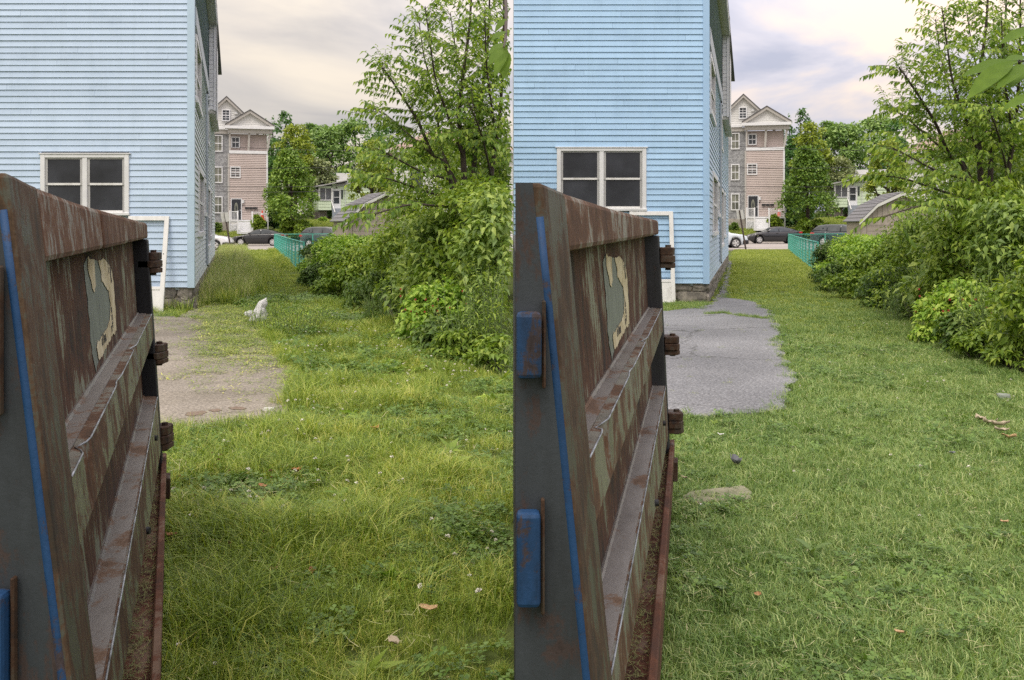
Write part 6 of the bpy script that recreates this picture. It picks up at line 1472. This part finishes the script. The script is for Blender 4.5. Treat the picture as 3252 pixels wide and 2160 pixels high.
x, y = yard_points('L', 4.5, 8.5, 14, rng, p1=((4, 9), (900, 900))); scatter('clover_flowers', 'browned clover heads in the grass by the container', 'flowers', flb, x, y, Z(x), sc_(len(x), 0.8, 1.2), rng, 0.25)
x, y = yard_points('R', 5, 17, 3, rng, p0=((5, 17), (860, 850))); scatter('clover_flowers', 'few white clover heads left in the mown lawn', 'flowers', flw, x, y, Z(x) - 0.05, sc_(len(x), 0.8, 1.1), rng, 0.25)
def broadleaf(name, n, ln, seed, mat):
    rng = np.random.default_rng(seed); a = np.arange(n) * 2.4 + rng.random(n) * 0.5; el = 0.25 + 0.9 * rng.random(n); d = np.stack([np.cos(a) * np.cos(el), np.sin(a) * np.cos(el), np.sin(el)], 1); l = ln * (0.6 + 0.6 * rng.random(n))
    c = np.zeros((n, 3)); c[:, 2] = 0.02; me = leaf_obj(name, c, d, np.tile([0, 0, 1.0], (n, 1)) + rng.normal(size=(n, 3)) * 0.2, l, l * 0.36, mat, False, (0, 0, 0), rng, fold=0.08, droop=0.45); me.materials.append(MATS[mat]); return bpy.data.objects.new(name, me)
brd = [broadleaf('weed_rosette', 8, 0.13, 700 + k, 'leaf_mid') for k in range(3)] + [broadleaf('weed_rosette', 10, 0.09, 710 + k, 'leaf_bright') for k in range(2)]
x, y = yard_points('L', 2.8, 18, 9, rng, hedge_pad=20); x, y = thin(x, y, rng, lambda x, y: np.clip(0.45 + 1.8 * vnoise(x, y, 0.9, 7.0), 0.05, 1)); scatter('broadleaf_weeds', 'broad-leaved weeds scattered through the long grass', 'weeds', brd, x, y, Z(x), sc_(len(x), 0.7, 1.4), rng, 0.15)
x, y = yard_points('R', 2.8, 14, 2.5, rng); scatter('broadleaf_weeds', 'flat cropped weed leaves in the mown lawn', 'weeds', brd, x, y, Z(x), sc_(len(x), 0.3, 0.6), rng, 0.15)
# cut straw on the mown lawn, clippings on both pavements
x, y = yard_points('R', 2.8, 8, 38, rng); scatter('grass_clippings', 'pale cut stalks lying on the mown lawn near the container', 'clippings', strw, x, y, Z(x) + 0.02, sc_(len(x), 0.7, 1.3), rng, 0.15)
x, y = yard_points('R', 8, 14, 26, rng); scatter('grass_clippings', 'pale cut stalks lying on the mown lawn near the hedge', 'clippings', strw, x, y, Z(x) + 0.02, sc_(len(x), 0.8, 1.4), rng, 0.15)
x, y = yard_points('L', 2.8, 9, 26, rng); scatter('grass_clippings', 'dry stalks tangled in the long grass', 'clippings', strw, x, y, Z(x) + 0.05, sc_(len(x), 0.7, 1.4), rng, 0.35)
x, y = yard_points('L', 7.5, 20.5, 150, rng, keep_patch=True); px = CX + F * x / y
x, y = thin(x, y, rng, lambda x, y: np.clip((y - 8.6) / 4.5, 0.02, 1) ** 1.6 * np.clip(((CX + F * x / y) - 580) / 110, 0.10, 1)); scatter('grass_clippings', 'green clippings strewn over the pavement of the overgrown yard', 'clippings', clip, x, y, Z(x) + 0.027, sc_(len(x), 0.7, 1.3), rng, 0.02)
x, y = yard_points('R', 7.5, 20.5, 2.0, rng, keep_patch=True); scatter('grass_clippings', 'few stray clippings on the grey pavement', 'clippings', clip, x, y, Z(x) + 0.027, sc_(len(x), 0.25, 0.5), rng, 0.02)
# grass creeping over the pavement edges and along its crack
def edge_points(side, n, spread, lo, hi):
    P_ = PATCH_XY[side]; i = rng.integers(0, len(P_), n); j = (i + 1) % len(P_); t = rng.random(n)[:, None]; p = P_[i] * (1 - t) + P_[j] * t + rng.normal(size=(n, 2)) * spread
    k = (p[:, 1] > lo) & (p[:, 1] < hi); px = CX + F * p[:, 0] / p[:, 1]; k &= (px > (500 if side == 'L' else 2140)); return p[k, 0], p[k, 1]
x, y = edge_points('L', 420, 0.06, 7, 17); scatter('edge_grass', 'tufts creeping over the pavement rim in the overgrown yard', 'grass', wild, x, y, Z(x) + 0.02, sc_(len(x), 0.6, 1.1), rng, 0.25)
x, y = edge_points('R', 520, 0.05, 7, 22); scatter('edge_grass', 'clipped tufts and swept cuttings along the grey pavement rim', 'grass', mown, x, y, Z(x) + 0.02, sc_(len(x), 0.8, 1.4), rng, 0.3)
for side, crack in (('L', [(610, 1012), (660, 1012), (720, 1016), (800, 1030), (840, 1036)]), ('R', [(2240, 1003), (2300, 999), (2350, 1008), (2420, 1016), (2470, 1024)])):
    pts = [G(*p) for p in crack]; X, Y = [], []
    for a, b in zip(pts, pts[1:]):
        for k in range(34): q = a.lerp(b, rng.random()); X.append(q.x + rng.normal() * 0.02); Y.append(q.y + rng.normal() * 0.05)
    X, Y = np.array(X), np.array(Y); k = vnoise(X, Y, 1.3, 3.0) > -0.15
    scatter('crack_grass', 'grass growing from the crack across the ' + ('clipping-covered' if side == 'L' else 'clean grey') + ' pavement', 'grass', mown, X[k], Y[k], Z(X[k]) + 0.025, sc_(k.sum(), 0.5, 1.0), rng, 0.3)
x = np.array([q.x for q in [G(px, 985 + 12 * rng.random()) for px in rng.uniform(2150, 2250, 60)]]); y = np.array([G(0, 985 - 18 * rng.random()).y for _ in range(60)])
scatter('edge_grass', 'grass strip at the stone foundation of the sky blue house', 'grass', mown, x, y, Z(x) + 0.02, sc_(60, 0.8, 1.5), rng, 0.3)
x = np.array([G(px, 1005).x for px in rng.uniform(505, 560, 40)]); y = np.array([G(0, 1000 + 12 * rng.random()).y for _ in range(40)])
scatter('edge_grass', 'green tuft beside the leaning storm door of the pale blue house', 'grass', mown, x, y, Z(x) + 0.02, sc_(40, 0.8, 1.5), rng, 0.3)
# far lawn by the apartment house and the bank below the cottage
X, Y, ZZ = [], [], []
for side in (-1, 1):
    x = side * rng.random(9000) * 55; y = 90.6 + rng.random(9000) * 12; pl = np.array([plx(a, b) for a, b in zip(x, y)])
    k = ((pl > 640) & (pl < 760) & (y < 95)) | ((pl > 840) & (pl < 1110) & (y < 103)); X.append(x[k]); Y.append(y[k])
X, Y = np.concatenate(X), np.concatenate(Y); ZZ = np.array([ground_z(a, b) for a, b in zip(X, Y)])
scatter('far_lawn', 'grass on the bank across the street', 'grass', vivid, X, Y, ZZ, sc_(len(X), 2.2, 3.4), rng)

# ---- weeds around the bag, and single broad-leaved plants
stand(866, 16.0, 0.30, 0.62, 'leaf_mid', 601, 'weed_clump', 'leafy weeds growing right beside the white plastic bag', 26, 0.08, 0.25, cat='weeds', group=None)
stand(805, 15.4, 0.12, 0.42, 'leaf_mid', 602, 'weed_clump', 'short weeds in front of the white plastic bag', 9, 0.07, 0.22, cat='weeds', group=None)
stand(925, 14.8, 0.55, 0.40, 'leaf_mid', 603, 'weed_clump', 'low sprawling weeds between the bag and the hedge', 90, 0.075, 0.3, cat='weeds', group=None)
stand(905, 19.5, 0.25, 0.75, 'leaf_mid', 604, 'weed_clump', 'tall thin weeds behind the white plastic bag', 12, 0.08, 0.22, cat='weeds', group=None)
stand(960, 16.6, 0.6, 0.28, 'leaf_bright', 605, 'weed_clump', 'bright low weeds in the middle of the overgrown yard', 90, 0.075, 0.35, cat='weeds', group=None)
stand(690, 33, 1.0, 0.9, 'leaf_dark', 606, 'weed_clump', 'dark weeds against the pale blue house wall', 40, 0.12, 0.3, cat='weeds', group=None)
for k in range(5): stand(2292 + k * 4 - 1641, 24 + k * 3.2, 0.14, 0.28 + 0.05 * (k % 2), 'leaf_mid', 640 + k, 'weed_clump', ('first', 'second', 'third', 'fourth', 'fifth')[k] + ' weed tuft along the foot of the sky blue house wall, counted from its corner', 9, 0.07, 0.25, dx=1641, cat='weeds', group=None)
def rosette(px, py, n, ln, mat, name, label, seed, upz=0.5, ratio=0.28):
    rg = random.Random(seed); b = G(px, py); root = thing(name, label, 'weed', b)
    for k in range(n):
        a = 6.283 * k / n + rg.uniform(-0.3, 0.3); l = ln * rg.uniform(0.7, 1.1); d = Vector((math.cos(a), math.sin(a), 0)); s = Vector((-d.y, d.x, 0)); pts = []; fs = []
        for i in range(6):
            f = i / 5; w = l * ratio * 0.5 * math.sin(math.pi * (0.06 + 0.94 * f) ** 0.9) + 0.0015; c = d * l * f + Vector((0, 0, 0.03 + l * upz * (f - 0.55 * f * f)))
            pts += [c + s * w + Vector((0, 0, w * 0.3)), c, c - s * w + Vector((0, 0, w * 0.3))]
        for i in range(5):
            for j in range(2): q = i * 3 + j; fs.append((q, q + 1, q + 4, q + 3))
        MB().add(pts, fs).build('leaf', MATS[mat], root, smooth=True)
rosette(1017, 1735, 6, 0.17, 'leaf_blue', 'dock_plant', 'pale broad-leaved dock plant in the long grass', 1, 0.7, 0.26)
rosette(898, 1815, 5, 0.09, 'leaf_yellow', 'seedling', 'bright yellow-green seedling in the clover', 2, 0.8, 0.4)
rosette(1082, 1595, 5, 0.10, 'leaf_yellow', 'seedling', 'bright three-leaved seedling in the wild grass', 3, 0.8, 0.4)
rosette(1375, 1845, 4, 0.16, 'leaf_mid', 'dock_plant', 'narrow-leaved dock plant near the mown strip', 4, 0.8, 0.22)
rosette(2580, 1775, 3, 0.10, 'leaf_blue', 'plantain_weed', 'small plantain leaves standing in the mown lawn', 5, 0.9, 0.3)

# ---- fallen leaves and litter
def crumpled(px, py, size, mat, name, label, cat, seed, group=None, z=0.06, curl=0.35, aspect=0.6, th=0.0):
    rg = random.Random(seed); b = G(px, py); root_loc = Vector((b.x, b.y, z)); m = MB(); nx_, ny_ = 7, 4; rot = rg.random() * 6.283; pts = []; fs = []
    for i in range(nx_):
        f = i / (nx_ - 1); w = size * aspect * 0.5 * (math.sin(math.pi * (0.08 + 0.86 * f)) ** 0.7)
        for j in range(ny_):
            g = j / (ny_ - 1) * 2 - 1; nz = mnoise.noise(Vector((f * 3 + seed, g * 1.7, seed * 1.3)))
            p = Vector(((f - 0.5) * size, g * w, size * (curl * g * g * 0.35 + curl * 1.2 * (f - 0.5) ** 2 + 0.22 * nz))); pts.append(Matrix.Rotation(rot, 3, 'Z') @ p)
    for i in range(nx_ - 1):
        for j in range(ny_ - 1): q = i * ny_ + j; fs.append((q, q + 1, q + ny_ + 1, q + ny_))
    m.add(pts, fs); o = m.build(name, MATS[mat], smooth=True); o.location = root_loc; s_ = o.modifiers.new('thickness', 'SOLIDIFY'); s_.thickness = 0.0015
    return tag(o, label, cat, group)
flat('pale_card', (0.44, 0.37, 0.27), rough=0.8); flat('scrap_grey', (0.12, 0.125, 0.14), rough=0.6); flat('leaf_tan', (0.50, 0.33, 0.18), rough=0.8); flat('litter_white', (0.75, 0.75, 0.72), rough=0.6); flat('leaf_orange', (0.50, 0.22, 0.08), rough=0.7)
LV = [(943, 1532, 0.07, 'leaf_orange', 'orange fallen leaf in the grass below the container corner'), (836, 1585, 0.06, 'dead_leaf', 'dark red fallen leaf in the long grass'), (856, 1868, 0.075, 'leaf_tan', 'large tan dead leaf lying in the clover'), (992, 1868, 0.06, 'dead_leaf', 'brown curled leaf next to the large tan leaf'),
      (806, 1950, 0.055, 'leaf_orange', 'small orange leaf below the large tan leaf'), (1360, 1995, 0.075, 'leaf_tan', 'curled tan leaf near the mown strip'), (1251, 2104, 0.06, 'pale_card', 'pale yellow folded leaf in the long grass'), (545, 1748, 0.055, 'dead_leaf', 'reddish leaf beside the container sill'), (1191, 1392, 0.085, 'leaf_orange', 'peach coloured leaf out on the open grass'), (709, 2012, 0.07, 'leaf_tan', 'narrow tan leaf standing in the clover'),
      (3205, 1408, 0.10, 'leaf_tan', 'curled orange-tan dry leaf at the end of the torn strip'), (2407, 1925, 0.05, 'dead_leaf', 'small brown leaf on the mown lawn'), (3190, 1685, 0.04, 'leaf_tan', 'tan leaf flake on the mown lawn'), (2856, 2045, 0.035, 'leaf_tan', 'tiny dry leaf flake on the mown lawn')]
for k, (px, py, s, mt, lab) in enumerate(LV): crumpled(px, py, s, mt, 'fallen_leaf', lab, 'leaf', 10 + k, 'fallen leaves', z=0.075 if px < CX else 0.045)
for k, (px, py, s) in enumerate(((3113, 1352, 0.10), (3145, 1362, 0.11), (3178, 1372, 0.13), (3182, 1390, 0.10))): crumpled(px, py, s, 'pale_card', 'paper_scrap', ('pointed', 'long', 'broad', 'curled')[k] + ' pale torn paper strip near the dry leaf on the mown lawn', 'litter', 60 + k, 'torn paper scraps', z=0.05, curl=0.5, aspect=0.4)
crumpled(2289, 1402, 0.05, 'litter_white', 'paper_scrap', 'small white scrap on the mown lawn by the container', 'litter', 70, z=0.05); crumpled(2338, 1495, 0.10, 'scrap_grey', 'plastic_scrap', 'dark grey plastic scrap on the mown lawn', 'litter', 71, z=0.05, curl=0.8)
crumpled(3025, 1460, 0.055, 'scrap_grey', 'plastic_scrap', 'tiny grey plastic scrap out on the mown lawn', 'litter', 72, z=0.045); crumpled(2228, 1628, 0.035, 'litter_white', 'paper_scrap', 'pale greenish scrap below the stone slab', 'litter', 73, z=0.04); crumpled(2172, 1540, 0.05, 'pale_card', 'wood_chip', 'thin pale wood chip beside the container sill', 'litter', 74, z=0.045, aspect=0.2)
flat('pebble', (0.55, 0.54, 0.51), rough=0.8); nmat('slab_stone', [(0.3, (0.15, 0.15, 0.09)), (0.7, (0.29, 0.275, 0.19))], scale=6, detail=8, rough=0.95, bmp=0.5)
nmat('field_stone', [(0.3, (0.16, 0.19, 0.15)), (0.7, (0.33, 0.36, 0.32))], scale=9, rough=0.9)
b = G(853, 1308, 0.03); m = MB(); m.rock((0, 0, 0.018), (0.09, 0.05, 0.035), 5, 0.1); o = m.build('pebble', MATS['pebble'], smooth=True); o.location = b; tag(o, 'pale flat pebble on the pavement of the overgrown yard', 'stone')
b = G(3186, 1275); m = MB(); m.rock((0, 0, 0.028), (0.09, 0.075, 0.085), 8, 0.14); o = m.build('field_stone', MATS['field_stone'], smooth=True); o.location = b; tag(o, 'grey-green field stone on the mown lawn near the hedge', 'stone')
def slab(pts, name, label, z):
    q = [G(*p) for p in pts]; c = sum(q, Vector()) / len(q); c.z = 0; m = MB(c); n = len(q); m.add([Vector((p.x, p.y, -0.05)) for p in q] + [Vector((p.x, p.y, z)) for p in q], [tuple(range(n))[::-1], tuple(range(n, 2 * n))] + [(i, (i + 1) % n, n + (i + 1) % n, n + i) for i in range(n)])
    o = m.build(name, MATS['slab_stone'], bevel=0.008); o.location = c; return tag(o, label, 'slab')
slab([(2168, 1596), (2200, 1614), (2300, 1608), (2384, 1602), (2390, 1584), (2362, 1562), (2260, 1573), (2190, 1582)], 'stone_slab', 'long flat stone slab sunk in the mown lawn beside the container', 0.042)
slab([(560, 1638), (650, 1640), (765, 1615), (735, 1603), (640, 1612), (570, 1620)], 'stone_slab', 'moss-covered stone slab half hidden in the long grass', 0.05)
# rusty dirt streak and stray marks on the warm pavement
nmat('rust_dirt', [(0.3, (0.13, 0.088, 0.062)), (0.7, (0.23, 0.18, 0.14))], scale=45, rough=0.95, space='World')
pv = [o for o in bpy.data.objects if o.name == 'pavement'][0]; rg = random.Random(4)
for cx, cy, a, bb in ((622, 1314, 32, 8), (684, 1304, 20, 4), (752, 1297, 26, 5)):
    c = G(cx, cy, 0.03); m = MB(); pts = []
    for k in range(18):
        t = 6.283 * k / 18; s = 1 + 0.35 * rg.uniform(-1, 1); p = G(cx + a * math.cos(t) * s, cy + bb * math.sin(t) * s, 0.03); pts.append((p.x, p.y, 0.0335))
    m.add(pts, [tuple(range(18))[::-1]] if False else [tuple(range(18))]); m.build('dirt_patch', MATS['rust_dirt'], pv)
# ---- white plastic bag
def plastic_bag():
    m_, t_, nd, lk, bs = new_mat('bag_plastic'); v = coords(nd, lk); f = tex(nd, lk, v, 9, 6, 0.7, 1.0); bump(nd, lk, bs, f, 0.8, 0.03)
    r = ramp(nd, [(0.3, (0.70, 0.71, 0.72)), (0.7, (0.86, 0.86, 0.86))]); lk.new(f, r.inputs[0]); lk.new(r.outputs[0], bs.inputs['Base Color']); bs.inputs['Roughness'].default_value = 0.35
    tr = nd.new('ShaderNodeBsdfTranslucent'); tr.inputs[0].default_value = (0.85, 0.85, 0.85, 1); mx = nd.new('ShaderNodeMixShader'); mx.inputs[0].default_value = 0.35; lk.new(bs.outputs[0], mx.inputs[1]); lk.new(tr.outputs[0], mx.inputs[2]); lk.new(mx.outputs[0], nd['Material Output'].inputs[0])
    b = G(825, 1030); root = thing('plastic_bag', 'crumpled white plastic bag lying at the pavement edge', 'bag', b)
    def blob(c, s, seed, nm, tilt):
        bm = bmesh.new(); bmesh.ops.create_icosphere(bm, subdivisions=4, radius=1.0); M = Matrix.Rotation(tilt, 3, 'Y')
        for w in bm.verts:
            p = w.co.copy(); q = p + mnoise.noise_vector(p * 1.3 + Vector((seed, 0, 0))) * 0.55
            ridge = (1 - 2.2 * abs(mnoise.noise(q * 2.4 + Vector((0, seed, 0))))) * 0.20 + (1 - 2.2 * abs(mnoise.noise(q * 5.5 + Vector((seed, seed, 0))))) * 0.10
            p = p * (0.80 + ridge + mnoise.noise(p * 1.1 + Vector((seed * 2, 0, 0))) * 0.30); p = Vector((p.x * s[0] * (1.25 - 0.45 * max(-0.6, p.z)), p.y * s[1], p.z * s[2])); w.co = M @ p + Vector(c)
            w.co.z = max(w.co.z, 0.005)
        me = bpy.data.meshes.new(nm); bm.to_mesh(me); bm.free(); me.polygons.foreach_set('use_smooth', [True] * len(me.polygons)); link(nm, me, m_, root)
    blob((0.0, 0, 0.14), (0.105, 0.11, 0.22), 3.1, 'bag_body', 0.22); blob((0.06, 0.0, 0.34), (0.055, 0.07, 0.085), 5.7, 'bag_mouth', 0.45); blob((-0.15, 0.03, 0.17), (0.09, 0.07, 0.05), 8.2, 'bag_fold', 0.15)
plastic_bag()
